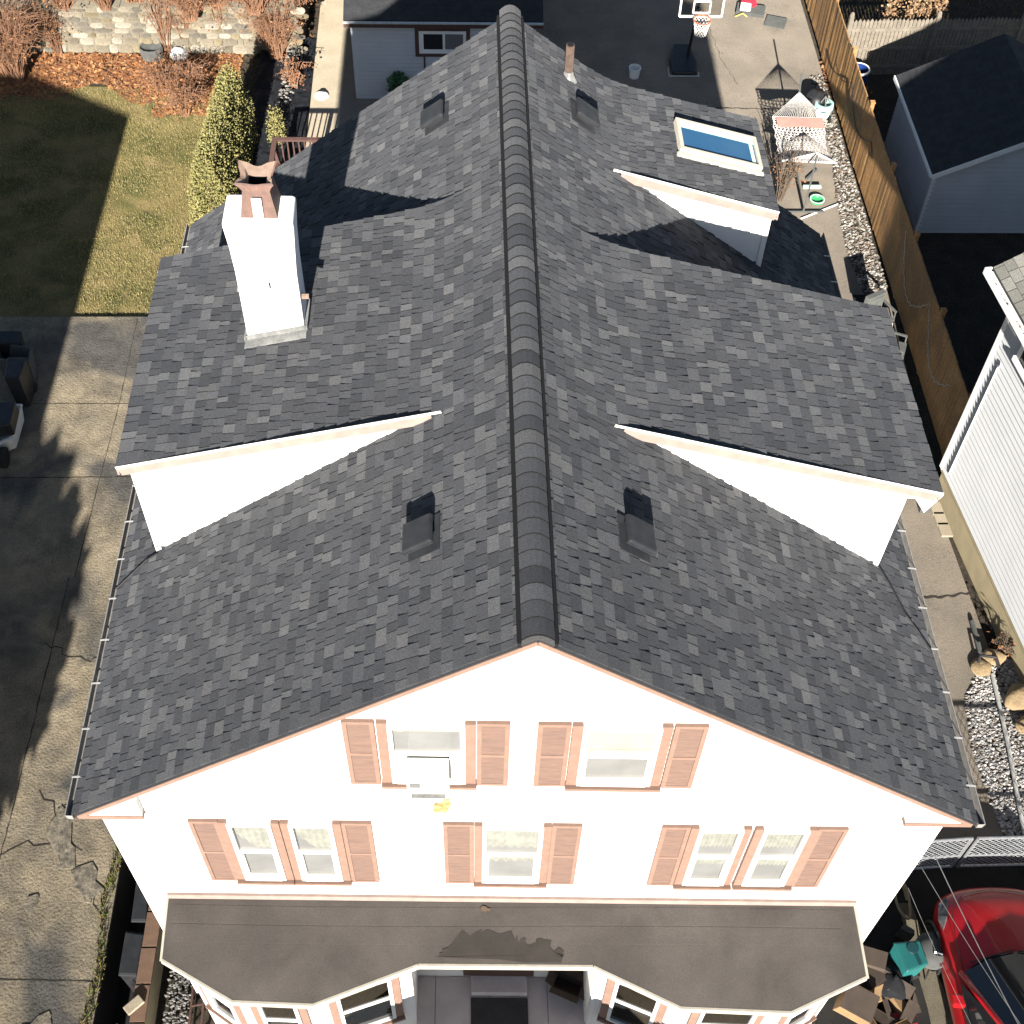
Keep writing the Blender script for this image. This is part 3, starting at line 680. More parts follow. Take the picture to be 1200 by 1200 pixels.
def shutter(x0, x1, z0, z1, y=-.055):
    b = MB(); fr = .05; zm = (z0+z1)/2
    b.box(x0,x0+fr,y,-.004,z0,z1); b.box(x1-fr,x1,y,-.004,z0,z1)
    for a, c_ in ((z0,z0+fr),(zm-fr/2,zm+fr/2),(z1-fr,z1)): b.box(x0+fr,x1-fr,y,-.004,a,c_)
    so = b.build('shutter', 'pink', house, house=True)
    b = MB()
    for a, c_ in ((z0+fr,zm-fr/2),(zm+fr/2,z1-fr)):
        z = a; k = 0
        while z < c_-.005:
            zt = min(z+.045, c_); b.face([(x0+fr,y+.008,z),(x1-fr,y+.008,z),(x1-fr,y+.032,zt),(x0+fr,y+.032,zt)]); b.face([(x0+fr,y+.03,z),(x1-fr,y+.03,z),(x1-fr,y+.008,z),(x0+fr,y+.008,z)]); z = zt
    b.build('louvre', 'pinkworn', so, house=True)
Z0, Z1 = 4.68, 6.31
def valance(wo, x0, x1, z0, z1, fw, zm, style):
    if style == 'swag': curtain(wo, x0+fw+.01, x1-fw-.01, zm+.08, z1-fw-.01, -.036, 'curtain', .010, 5, 0, True)
    elif style == 'ruffle':
        curtain(wo, x0+fw+.01, x1-fw-.01, zm+.22, z1-fw-.01, -.036, 'curtain', .012, 8, .05)
        curtain(wo, x0+fw+.01, x1-fw-.01, zm-.30, zm-.06, -.034, 'curtain', .008, 8, .03)
    elif style == 'sheer':
        curtain(wo, x0+fw+.01, x1-fw-.01, zm+.15, z1-fw-.06, -.036, 'curtain', .012, 6, .03)
        curtain(wo, x0+fw+.01, x1-fw-.01, zm-.32, zm-.05, -.034, 'curtain', .008, 5, .12)
for (x0, x1, sty, pl, pr_) in [(-3.44,-2.93,'swag',1,1),(-2.73,-2.22,'swag',1,1),(-.48,.23,'sheer',1,1),(2.04,2.56,'ruffle',1,1),(2.79,3.33,'ruffle',1,1)]:
    wo, fw, zm = window(x0, x1, Z0, Z1, 'g', pl, pr_); valance(wo, x0, x1, Z0, Z1, fw, zm, sty)
for (x0, x1) in [(-3.88,-3.54),(-2.12,-1.77),(-.94,-.58),(.33,.68),(1.61,1.94),(3.43,3.78)]: shutter(x0, x1, 4.58, 6.33)
A0, A1 = 7.44, 8.72
wA, fw, zm = window(-1.46, -.67, A0, A1, 'g', cw=.11)
b = MB(); b.box(-1.41,-.72,-.045,-.03,A1-.17,A1-.05); b.box(-1.36,-1.3,-.06,-.045,A1-.14,A1-.11); b.box(-.86,-.8,-.06,-.045,A1-.14,A1-.11); b.build('blind', 'blind', wA, house=True)
wB, fw, zm = window(.53, 1.33, A0, A1, 'g', cw=.11)
b = MB(); b.box(.58,1.28,-.045,-.03,A1-.50,A1-.05); b.box(.58,1.28,-.05,-.03,A1-.60,A1-.50); b.build('blind', 'blind', wB, house=True)
for (x0, x1) in [(-1.92,-1.59),(-.55,-.21),(.07,.41),(1.46,1.80)]: shutter(x0, x1, 7.35, 8.74)

# ---- porch roof over the two bays
PS = .4
def pz_(x, y, o=0.0): return 3.95+PS*y+o
PP = [(-4.56,-.003),(-4.60,-.74),(-3.67,-1.20),(-2.64,-1.23),(-1.30,-.77),(.95,-.765),(2.06,-1.22),(3.48,-1.26),(4.50,-.85),(4.41,-.003)]
b = MB()
NXG = 60
b.prism(PP, lambda x,y: pz_(x,y,-.09), lambda x,y: pz_(x,y,0))
pro = b.build('porch_roof', 'roll', house, house=True)
b = MB()
for yy, wd in ((-.30,.012),(-.52,.012)):
    pts = [(x, yy+.02*math.sin(x*.6), 0) for x in [-4.5+k*.3 for k in range(31)]]
    for p, q in zip(pts[:-1], pts[1:]):
        if q[0] < 4.42: b.face([(p[0],p[1]-wd,pz_(0,p[1]-wd,.003)),(q[0],q[1]-wd,pz_(0,q[1]-wd,.003)),(q[0],q[1],pz_(0,q[1],.006)),(p[0],p[1],pz_(0,p[1],.006))]); b.face([(p[0],p[1],pz_(0,p[1],.006)),(q[0],q[1],pz_(0,q[1],.006)),(q[0],q[1]+.2,pz_(0,q[1]+.2,.003)),(p[0],p[1]+.2,pz_(0,p[1]+.2,.003))])
b.build('felt_lap', 'roll', pro, house=True)
b = MB()
for p, q in zip(PP[:-1], PP[1:]): b.bar((p[0],p[1],pz_(0,p[1],-.055)),(q[0],q[1],pz_(0,q[1],-.055)),.03,.13)
b.build('edge_trim', 'cream', pro, house=True)
b = MB(); b.bar((-4.55,-.025,4.0),(4.41,-.025,4.0),.04,.12); b.build('ledger_board', 'pinktrim', pro, house=True)
b = MB(); pts = []
wet = [(-1.12,-.70),(-.95,-.60),(-.72,-.42),(-.45,-.36),(-.15,-.40),(.0,-.46),(.12,-.50),(.25,-.47),(.42,-.53),(.58,-.66),(.52,-.71)]
b.face([(x,y,pz_(0,y,.009)) for x,y in [(q0[0]*1,q0[1]*1) for q0 in [(x_+rnd(-.025,.025), max(y_,-.735)) for x_,y_ in blob(wet,4)]]]); b.build('damp_patch', 'wet', pro, house=True)
b = MB(); b.face([(-.44+(.075*math.cos(t*.35))*(k_ := rnd(.45,1.15)),-.125+.035*math.sin(t*.35)*k_,pz_(0,-.125+.035*math.sin(t*.35)*k_,.016)) for t in range(18)]); b.build('rust_spot', 'rusts', pro, house=True)
b = MB(); rs = [(-1.04,6.56),(-.97,6.60),(-.90,6.55),(-.87,6.66),(-.83,6.82),(-.86,6.95),(-.92,6.92),(-.95,6.84),(-1.03,6.80),(-1.05,6.68)]
b.face([(x,-.021,z) for x, z in rs]); b.build('rust_stain', 'ruststain', house, house=True)

# ---- bays, entry
def bay(pts):
    b = MB()
    for (p, q) in zip(pts[:-1], pts[1:]):
        p, q = Vector((p[0],p[1],0)), Vector((q[0],q[1],0)); U = (q-p); L_ = U.length; U.normalize(); Nn = Vector((U.y,-U.x,0))
        laps(b, p, U, Nn, 0, 3.42, lambda z: (0, L_), .105, .012)
        b.bar(p+Vector((0,0,0)), p+Vector((0,0,3.4)), .06, .06, (1,0,0))
    bo = b.build('bay_window', 'siding', house, house=True)
    for i, (p, q) in enumerate(zip(pts[:-1], pts[1:])):
        p, q = Vector((p[0],p[1],0)), Vector((q[0],q[1],0)); U = (q-p); L_ = U.length; U.normalize(); Nn = Vector((U.y,-U.x,0))
        mtx = Matrix(((U.x,-Nn.x,0,p.x),(U.y,-Nn.y,0,p.y),(0,0,1,0),(0,0,0,1)))
        T = lambda v: tuple(mtx @ Vector(v))
        wd = L_*.56; a = (L_-wd)/2
        def bb(nm, m, boxes):
            q_ = MB(); [q_.box(*bx) for bx in boxes]; q_.v = [T(v) for v in q_.v]; return q_.build(nm, m, bo, house=True)
        z0, z1 = 1.55, 3.22; zm = 2.45; fw = .05; x0, x1 = a, a+wd
        bb('window_frame', 'white', [(x0,x0+fw,-.07,-.015,z0,z1),(x1-fw,x1,-.07,-.015,z0,z1),(x0+fw,x1-fw,-.07,-.015,z1-fw,z1),(x0+fw,x1-fw,-.07,-.015,z0,z0+fw),(x0+fw,x1-fw,-.065,-.016,zm-.03,zm+.03)])
        bb('window_glass', 'carglass', [(x0+fw,x1-fw,-.034,-.03,z0+fw,zm-.03)])
        bb('pane', 'glass', [(x0+fw,x1-fw,-.044,-.042,zm+.03,z1-fw)])
        bb('curtain', 'curtain' if i != 1 else 'greyroom', [(x0+fw,x1-fw,-.032,-.026,zm+.03,zm+.30)]); bb('window_recess', 'darkin', [(x0+fw,x1-fw,-.024,-.017,zm+.03,z1-fw)])
        bb('casing', 'pink', [(x0-.11,x0-.005,-.05,-.013,z0-.1,z1+.05),(x1+.005,x1+.11,-.05,-.013,z0-.1,z1+.05),(x0-.12,x1+.12,-.10,-.013,z0-.10,z0-.03)])
bay([(-4.46,-.10),(-4.42,-.55),(-3.62,-1.06),(-2.69,-1.09),(-1.42,-.66),(-1.42,-.002)][1:5])
bay([(1.08,-.66),(2.11,-1.07),(3.43,-1.11),(4.36,-.62)])
for xa_, xb_, ya_ in ((-1.47,-1.42,-.66),(1.03,1.08,-.66),(-4.46,-4.40,-.55),(4.34,4.40,-.62)):
    b = MB(); b.box(xa_,xb_,ya_,-.018,0,3.38); b.build('bay_side', 'acwhite', house, house=True)
b = MB()
for x0, x1 in ((-1.42,-1.16),(-1.152,-.36),(-.352,.5),(.508,1.03)): b.box(x0,x1,-3.2,-.02,.6,.90)
b.build('porch_floor', 'porchfloor', house, house=True, bevel=.004)
b = MB(); b.box(-.62,.20,-.30,-.022,.905,1.06); b.build('doorstep', 'porchfloor', house, house=True, bevel=.01)
b = MB(); b.box(-.74,.30,-.06,-.018,1.06,3.1); do = b.build('door', 'brownwood', house, house=True)
b = MB(); b.box(-.58,.14,-.075,-.062,1.15,1.9); b.box(-.58,.14,-.075,-.062,2.0,3.0); b.build('door_panel', 'brownwood', do, house=True)
b = MB(); b.tube([(.08,-.065,2.05),(.08,-.13,2.05)], .03, 8); b.build('handle', 'chrome', do, house=True)
b = MB(); b.box(-.63,.21,-1.5,-.33,.904,.922)
tag(b.build('doormat', 'matblack', house=True, bevel=.004), 'long dark doormat on the porch floor below the front step', 'doormat')
b = MB(); b.box(-5.0,-4.75,-1.3,.5,-.02,.02); 

# window air conditioner
ac = empty('air_conditioner', h((-1.06,-.2,7.7)), 'white air conditioner hanging out of the left attic window', 'air conditioner')
b = MB(); b.box(-1.28,-.84,-.36,-.09,7.66,8.075); b.build('case', 'acwhite', ac, house=True, bevel=.012)
b = MB(); b.box(-1.25,-1.14,-.366,-.361,7.92,8.01); [b.box(-1.245+i*.028,-1.235+i*.028,-.37,-.366,7.92,8.01) for i in range(4)]; b.build('label_grille', 'acdark', ac, house=True)
b = MB(); [b.box(-1.24,-.88,-.372,-.361,7.69+i*.024,7.702+i*.024) for i in range(4)]; b.build('grille', 'flash', ac, house=True)
for xa_, xb_ in ((-1.41,-1.285),(-.835,-.72)):
    b = MB(); b.box(xa_,xb_,-.088,-.03,7.50,8.075); b.build('side_panel', 'acwhite', ac, house=True)

# service cables from the corner of the house to the street
def sag(a, b_, s, n=14):
    a, b_ = Vector(a), Vector(b_); return [a.lerp(b_, i/n)-Vector((0,0,s*4*(i/n)*(1-i/n))) for i in range(n+1)]
for a, b_, r_, l in [((4.86,-.1,5.84), at(1215,1230,5.6), .0055, 'thick service cable running from the upper corner of the house over the red car'),
                     ((4.86,-.28,5.44), at(1212,1215,5.0), .0032, 'thinner cable strung just left of the thick one, crossing it over the car'),
                     ((4.86,-.27,4.81), at(1150,1215,3.6), .0024, 'thin cable nearest the house wall, passing the teal bin')]:
    m_ = MB(); d = Vector(b_)-Vector(a); m_.tube(sag(a, Vector(b_)+d*.6, .12), r_, 6)
    tag(m_.build('service_cable', 'wire'), l, 'cable', 'service cables to the house')

# ------------------------------------------------------------------ rear garage
gy = 23.82
ga = empty('garage', (-1.2,25.5,0), 'small garage behind the house with pale lap siding and a slider window', 'garage')
b = MB()
laps(b, (0,gy,0), (1,0,0), (0,-1,0), 0, 2.42, lambda z: (-3.56,1.16), .12, .03, True)
laps(b, (1.16,0,0), (0,1,0), (1,0,0), 0, 2.42, lambda z: (gy,gy+6), .12, .03, True)
laps(b, (-3.56,0,0), (0,1,0), (-1,0,0), 0, 2.42, lambda z: (gy,gy+6), .12, .03, True)
b.box(-3.60,-3.50,gy-.025,gy+.03,0,2.35); b.box(1.10,1.19,gy-.025,gy+.03,0,2.35)
b.build('wall', 'bluewhite', ga)
b = MB()
b.face([(-3.75,gy-.22,2.40),(1.36,gy-.22,2.40),(1.36,gy+3,3.8),(-3.75,gy+3,3.8)]); b.face([(-3.75,gy+6.2,2.40),(1.36,gy+6.2,2.40),(1.36,gy+3,3.8),(-3.75,gy+3,3.8)])
b.face([(-3.75,gy-.22,2.33),(1.36,gy-.22,2.33),(1.36,gy+3,3.73),(-3.75,gy+3,3.73)])
for i in range(22):
    y = gy-.22+i*.14; z = 2.40+(y-gy+.22)*1.4/3.22; x = -3.75
    while x < 1.36:
        e = min(x+rnd(.15,.4), 1.36); zz = .006+rnd(0,.01); b.face([(x,y,z+zz),(e,y,z+zz),(e,y+.14,z+.065),(x,y+.14,z+.065)], rnd(0,1) > .5 and 0 or 0); x = e+.004
b.build('roof', 'darkshade', ga)
b = MB(); b.box(-3.75,1.36,gy-.25,gy-.22,2.22,2.38); b.build('fascia', 'brownwood', ga)
b = MB(); b.box(-3.75,1.36,gy-.33,-.0+gy-.255,2.37,2.40); b.build('gutter', 'alum', ga)
b = MB(); x0,x1,z0,z1 = -1.85,-.62,1.38,2.02
b.box(x0-.1,x0,gy-.05,gy-.0,z0-.1,z1+.08); b.box(x1,x1+.1,gy-.05,gy,z0-.1,z1+.08); b.box(x0,x1,gy-.05,gy,z0-.1,z0); b.box(x0,x1,gy-.05,gy,z1,z1+.08)
wt = b.build('window', 'brownwood', ga)
b = MB(); b.box(x0+.002,x0+.12,gy-.06,gy-.015,z0+.002,z1-.002); b.box(x1-.08,x1-.002,gy-.06,gy-.015,z0+.002,z1-.002); b.box(x0+.12,x1-.08,gy-.06,gy-.015,z0+.002,z0+.12); b.box(x0+.12,x1-.08,gy-.06,gy-.015,z1-.08,z1-.002); b.box(-1.23,-1.17,gy-.06,gy-.015,z0+.12,z1-.08); b.build('frame', 'white', wt)
b = MB(); b.box(x0+.12,-1.23,gy-.05,gy-.035,z0+.12,z1-.08); b.build('pane', 'darkin', wt)
b = MB(); b.box(-1.17,x1-.08,gy-.05,gy-.035,z0+.12,z1-.08); b.build('screen', 'acdark', wt)
b = MB(); b.tube([(-1.72,gy-.04,.1),(-1.72,gy-.04,1.3)], .025, 6); b.build('downpipe', 'brownwood', ga)

def leafcloud(b, n, place, cols, s=(.05,.12), asp=.6):
    for _ in range(n):
        p = Vector(place()); S = rnd(*s); a = Vector((rnd(-1,1),rnd(-1,1),rnd(-1,1))).normalized(); c_ = a.orthogonal().normalized()
        q = a.cross(c_); t = rnd(0,6.28); c_ = c_*math.cos(t)+q*math.sin(t)
        b.face([p-a*S, p-c_*S*asp, p+a*S, p+c_*S*asp], 0, jit(random.choice(cols), .3))
def shrub(base, hgt, rad, n, cols, nm, label, s=(.05,.1), cat='shrub', group=None):
    r0 = empty(nm, base, label, cat, group); B = Vector(base); b = MB()
    for k in range(7):
        a = rnd(0,6.28); t = B+Vector((math.cos(a)*rad*.6, math.sin(a)*rad*.6, hgt*rnd(.6,1))); b.tube([B+Vector((rnd(-.03,.03),rnd(-.03,.03),0)), B.lerp(t,.5)+Vector((0,0,.06)), t], [.012,.009,.004], 4)
    b.build('stem', 'bark', r0)
    b = MB(); b2 = b
    def pl():
        while True:
            u = Vector((rnd(-1,1),rnd(-1,1),rnd(-1,1)))
            if .25 < u.length < 1: break
        k = 1+.4*noise.noise(u*2.3+B)
        return B+Vector((u.x*rad*k, u.y*rad*k, hgt*.55+u.z*hgt*.45*k))
    leafcloud(b, n, pl, cols, s); b.build('foliage', 'leafy', r0); return r0
q = at(470,98,0)
shrub((q.x,23.55,0), .95, .3, 700, [(.05,.13,.05),(.08,.17,.07),(.03,.08,.03)], 'leafy_shrub', 'small green shrub growing against the rear garage wall', (.03,.07))

# ------------------------------------------------------------------ stone wall at the back left
def stone_wall(x0, x1, y, hh, th):
    r0 = empty('stone_wall', ((x0+x1)/2,y,-.12), 'sunlit tan fieldstone wall behind the lawn', 'wall')
    b = MB(); b.box(x0,x1,y+.04,y+th,-.12,hh-.03); b.build('mortar', 'mortar', r0)
    b = MB(); z = -.10
    cols = [(.22,.19,.14),(.18,.155,.115),(.27,.235,.18),(.14,.125,.10),(.20,.165,.105),(.32,.29,.235)]
    while z < hh-.02:
        x = x0; rh = rnd(.14,.26)
        while x < x1:
            wv = rnd(.16,.5); k = rnd(.85,1.1); c = jit(random.choice(cols), .2); cx, cz = x+wv/2, z+rh/2+rnd(-.02,.02); d = rnd(.01,.05); n = 12; V = []
            for lvl, (sc_, yy) in enumerate(((1,y+.05),(.95,y-d*.4),(.6,y-d))):
                for i in range(n):
                    t = 2*math.pi*i/n; e = (abs(math.cos(t))**3+abs(math.sin(t))**3)**(-1/3)*.96
                    V.append((cx+wv*.5*k*sc_*math.cos(t)*e*rnd(.9,1.05), yy, cz+rh*.5*k*sc_*math.sin(t)*e*rnd(.9,1.05)))
            F = [(l*n+i, l*n+(i+1) % n, (l+1)*n+(i+1) % n, (l+1)*n+i) for l in range(2) for i in range(n)]+[tuple(2*n+i for i in range(n))]
            b.add(V, F, 0, c); x += wv
        z += rh
    b.build('stones', 'stone', r0, smooth=True)
    b = MB(); x = x0
    while x < x1:
        e = min(x+rnd(.5,.9), x1); b.box(x,e-.012,y-.02+rnd(-.02,.02),y+th+.05,hh-.035,hh+.03+rnd(-.015,.015)); x = e
    b.build('coping', 'mortar', r0, bevel=.012)
stone_wall(-19, -5.3, 26.05, 1.28, .45)
b = MB(); b.face([(-300,26.4,1.2),(-5.2,26.4,1.2),(-5.2,34,1.6),(-5.2,300,1.6),(-300,300,1.6)])
b.face([(-5.2,26.4,-.12),(-5.2,34,-.12),(-5.2,34,1.6),(-5.2,26.4,1.2)]); b.face([(-5.2,34,-.12),(-5.2,300,-.12),(-5.2,300,1.6),(-5.2,34,1.6)])
struct('upper_garden', b, 'soil', origin=(-10,30,1.2))

# dry shrubs: arching bare canes
def dry_shrub(base, hgt, spread, n, label, m='twig', leafy=0, r=.011):
    r0 = empty('dry_shrub', base, label, 'shrub', 'bare brown shrubs of the back garden'); B = Vector(base); b = MB(); tips = []
    for k in range(n):
        a = rnd(0,6.28); R_ = spread*rnd(.25,1); H = hgt*rnd(.6,1.1); p0 = B+Vector((rnd(-.15,.15)*spread,rnd(-.15,.15)*spread,0))
        dr = Vector((math.cos(a),math.sin(a),0)); pts = [p0, p0+dr*R_*.25+Vector((0,0,H*.5)), p0+dr*R_*.6+Vector((0,0,H*.9)), p0+dr*R_+Vector((rnd(-.1,.1),rnd(-.1,.1),H*rnd(.75,1.05)))]
        b.tube(pts, [r,r*.8,r*.6,r*.3], 3, cap=False); tips.append(pts[-1])
        for j in range(3):
            q = pts[1].lerp(pts[3], rnd(0,.9)); e = q+Vector((rnd(-.35,.35),rnd(-.35,.35),rnd(-.1,.4)))*spread*.7; b.tube([q, q.lerp(e,.5)+Vector((0,0,.05)), e], [r*.55,r*.45,r*.25], 3, cap=False); tips.append(e)
    b.build('cane', m, r0)
    if leafy:
        b = MB(); leafcloud(b, leafy, lambda: random.choice(tips)+Vector((rnd(-.15,.15),rnd(-.15,.15),rnd(-.25,.05))), LC, (.02,.05)); tag(b.build('dead_leaf', 'leafy', r0), kind='stuff')
    return r0
for (u, v, z, hh, sp, n, lf, l) in [
    (20,95,-.1,2.2,1.4,190,700,'large bare shrub in the shade at the left end of the stone wall'),
    (70,62,-.1,1.7,.8,45,200,'bare upright shrub just left of the sunlit stone wall'),
    (75,8,1.25,1.2,1.2,140,500,'bare shrub on top of the stone wall at its left end'),
    (160,2,1.25,1.2,1.2,140,400,'bare shrub standing above the middle of the stone wall'),
    (197,62,-.1,1.9,.7,42,0,'vase shaped bare shrub in front of the wall beside a white dome'),
    (222,60,-.1,1.6,.65,40,0,'small vase shaped bare shrub right of the white dome'),
    (255,8,1.25,1.3,1.2,170,400,'bare brown shrub above the right part of the stone wall'),
    (262,55,-.1,1.9,.9,90,150,'thin bare shrub at the right end of the sunlit wall'),
    (310,48,-.1,2.2,1.25,230,500,'dense red brown bramble behind the evergreen hedge'),
    (345,30,.3,1.9,1.0,190,400,'dense red brown bramble beside the back path'),
    (300,14,1.25,1.3,1.2,150,300,'thick red brown bramble above the wall near the back path'),
    (225,22,1.25,1.2,1.0,120,250,'red brown bramble hanging over the wall above the white dome'),
    (325,70,-.1,1.6,.9,120,250,'tangled brown bramble between the wall end and the tarp bank'),
    (125,10,1.25,1.1,.9,90,250,'sparse bare shrub above the sunlit wall left of its middle'),
    (195,108,-.1,.8,.75,60,500,'low russet shrub at the back edge of the lawn'),
    (218,135,-.1,.9,.7,65,400,'low tangled brown shrub beside the evergreen hedge'),
    (225,110,-.1,.9,.7,55,300,'grey brown shrub between low russet shrub and evergreen hedge'),
    (345,105,-.1,.9,.55,26,200,'small rust coloured branching shrub by the back path')]:
    q = at(u, v, z); dry_shrub((q.x,q.y,z), hh, sp, int(n*1.8) if u != 345 else n, l, leafy=lf, r=.011 if u != 345 else .02)

# evergreen hedge
def evergreen(nm, foot, rad, hgt, n, cols, label, cat='hedge', taper=.75):
    B = Vector(foot[len(foot)//2]); r0 = empty(nm, B, label, cat); b = MB()
    for f_ in foot: b.tube([Vector(f_), Vector(f_)+Vector((0,0,hgt*.7))], [.05,.02], 6)
    b.build('trunk', 'bark', r0)
    b = MB(); D = MB()
    for _ in range(n):
        f_ = random.choice(foot); q = Vector((rnd(-.2,.2),rnd(-.5,.5),0))*.5
        u = rnd(0,1)**.8; a = rnd(0,6.28); z = hgt*(1-u*.98)
        rr = rad*(1-(1-u)**2.2*taper)*(1+.28*noise.noise((math.cos(a)*1.6+f_[0],math.sin(a)*1.6+f_[1],z*1.5)))
        rr *= (1 if rnd(0,1) < .8 else rnd(.6,1))
        p = Vector(f_)+q+Vector((math.cos(a)*rr,math.sin(a)*rr,z+.1)); S = rnd(.024,.060)
        o = Vector((math.cos(a),math.sin(a),.9)).normalized(); t = o.orthogonal().normalized(); tt = rnd(0,6.28); t = t*math.cos(tt)+o.cross(t)*math.sin(tt)
        d = (o*.7+Vector((rnd(-.6,.6),rnd(-.6,.6),rnd(-.2,.8)))).normalized(); s_ = d.cross(t).normalized()
        b.face([p-s_*S*.35, p+d*S*.4-s_*S*.5, p+d*S*1.1, p+d*S*.4+s_*S*.5], 0, jit(random.choice(cols), .28))
    b.build('foliage', 'leafy', r0)
EC = [(.27,.25,.095),(.31,.28,.11),(.23,.22,.08),(.29,.25,.095),(.20,.19,.07)]
evergreen('evergreen_hedge', [(-6.72,18.3,-.1),(-6.68,18.8,-.1),(-6.64,19.3,-.1),(-6.62,19.8,-.1),(-6.6,20.3,-.1),(-6.58,20.8,-.1),(-6.56,21.3,-.1),(-6.54,21.8,-.1)], .40, 2.1, 62000, EC, 'tall yellow green evergreen hedge along the right edge of the lawn')
q = at(327,165,0); evergreen('evergreen_shrub', [(q.x-.0,q.y,-.1),(q.x-.12,q.y+.6,-.1)], .16, .5, 900, EC, 'narrow sunlit sliver of evergreen between the hedge and the path', 'shrub')
# dark tarp bank by the path
b = MB(); G = 24; H_ = 50
for i in range(G+1):
    for j in range(H_+1):
        x = -6.35+1.5*i/G; y = 17.6+9.2*j/H_; b.v.append((x,y,-.06+.10*(1-i/G)+.08*noise.noise((x*4,y*3,2))))
for i in range(G):
    for j in range(H_): b.f.append((i*(H_+1)+j,(i+1)*(H_+1)+j,(i+1)*(H_+1)+j+1,i*(H_+1)+j+1)); b.mi.append(0); b.c.append(None)
tag(b.build('ground_tarp', 'tarp'), 'crumpled black tarp covering the bank left of the path', 'tarp')
def bl(): return -5.45+rnd(-.18,.18), rnd(23.3,27.5), .12
pebbles('bank_stones', 120, bl, [(.22,.205,.18),(.15,.14,.125),(.3,.28,.25)], (.03,.08), 'pale stones scattered along the tarp bank', 'pebble')
# white domes / lids
def dome(name, p, r_, hh, label, cat):
    b = MB(); b.lathe([(r_,0),(r_*1.02,.03),(r_*.96,.05),(r_*.8,hh*.75),(r_*.4,hh),(0,hh*1.03)], 20, p); b.lathe([(r_*.5,hh*.93),(r_*.46,hh+.02),(.0,hh+.025)], 14, p)
    return tag(b.build(name, 'acwhite', smooth=True), label, cat)
q = at(377,113,0); dome('well_lid', (q.x,q.y,.006), .19, .10, 'round white lid lying on the tan path by the rear garage', 'lid')
q = at(212,60,-.1); dome('garden_light', (q.x,q.y-.25,-.1), .26, .22, 'white dome sitting below the stone wall between two bare shrubs', 'dome')
q = at(743,90,0)
b = MB(); b.lathe([(.0,.0),(.13,0),(.16,.26),(.175,.27),(.175,.30),(.15,.30),(.12,.05),(0,.05)], 18, (q.x,q.y,0)); tag(b.build('bucket', 'white'), 'white plastic bucket standing on the shaded yard behind the house', 'bucket')
q = at(180,65,-.1)
b = MB(); b.lathe([(0,0),(.28,0),(.33,.3),(.30,.36),(.26,.31),(0,.25)], 12, (q.x,q.y-.1,-.1)); tag(b.build('planter', 'greyplastic'), 'dark grey planter below the stone wall left of the white dome', 'planter')

# brown deck behind the house
dk = empty('deck_railing', (-4.7,20.0,0), 'brown wooden deck railing with balusters behind the chimney', 'railing')
b = MB(); zt = 1.1
b.box(-5.42,-3.4,20.38,20.50,zt-.05,zt); b.box(-5.42,-5.30,16.5,20.378,zt-.05,zt); b.build('top_rail', 'brownwood', dk)
b = MB(); b.box(-5.38,-3.4,20.40,20.47,zt-.75,zt-.69); b.box(-5.39,-5.33,16.5,20.37,zt-.75,zt-.69); b.build('bottom_rail', 'brownwood', dk)
b = MB(); b.box(-5.3,-3.4,16.5,20.37,.24,.30); b.build('deck_floor', 'brownwood', dk)
for x, y in [(-5.36,20.44),(-4.4,20.44),(-3.5,20.44),(-5.36,18.6),(-5.36,16.6)]:
    b = MB(); b.box(x-.05,x+.05,y-.05,y+.05,0,zt-.052); b.build('post', 'brownwood', dk)
for i in range(13):
    x = -5.2+i*.14; b = MB(); b.box(x-.018,x+.018,20.415,20.46,zt-.69,zt-.05); b.build('baluster', 'brownwood', dk)

# ------------------------------------------------------------------ cedar fence on the right
fe = empty('cedar_fence', (9.4,20,0), 'tall orange brown cedar board fence along the right side of the yard', 'fence')
FX = [(31.0,9.56),(28.4,9.53),(25.9,9.50),(23.3,9.46),(20.9,9.43),(18.4,9.43),(15.9,9.42),(13.4,9.42),(10.9,9.40)]
for (ya, xa), (yb, xb) in zip(FX[:-1], FX[1:]):
    b = MB(); n = 17
    for i in range(n):
        t0, t1 = i/n, (i+1)/n; y0, y1 = ya+(yb-ya)*t0, ya+(yb-ya)*t1; x0, x1 = xa+(xb-xa)*t0, xa+(xb-xa)*t1; hh = 1.80+rnd(-.012,.012); o = rnd(0,.008)
        b.prism([(x0-.012-o,y0-.005),(x1-.012-o,y1+.004),(x1+.012,y1+.004),(x0+.012,y0-.005)], .03, hh)
    for z in (.35,1.5): b.bar((xa+.035,ya,z),(xb+.035,yb,z),.04,.09)
    b.build('fence_panel', 'fence', fe)
for y, x in FX:
    b = MB(); b.box(x-.02,x+.075,y-.05,y+.05,0,1.90); b.prism([(x-.03,y-.06),(x+.085,y-.06),(x+.085,y+.06),(x-.03,y+.06)], 1.902, 1.93); po_ = b.build('post', 'fence', fe)
# lights hanging on the fence
b = MB(); P = []
for i in range(60):
    t = i/59; y = 16.4-4.6*t; P.append((9.385, y, 1.55-.9*abs(math.sin(t*6.0))+.03*math.sin(i*2.1)))
b.tube(P, .007, 4)
for p in P[::2]: b.lathe([(0,-.03),(.016,-.015),(.016,0),(0,.006)], 6, p)
tag(b.build('string_lights', 'alum'), 'string of small lights draped along the shaded cedar fence', 'string lights')
b = MB(); P = [(9.40,y,1.35-.55*abs(math.sin(y*1.25))) for y in [24.4-.12*i for i in range(40)]]
b.tube(P, .012, 4); tag(b.build('garden_hose', 'black'), 'dark hose looped on the sunlit cedar fence behind the hammock', 'hose')

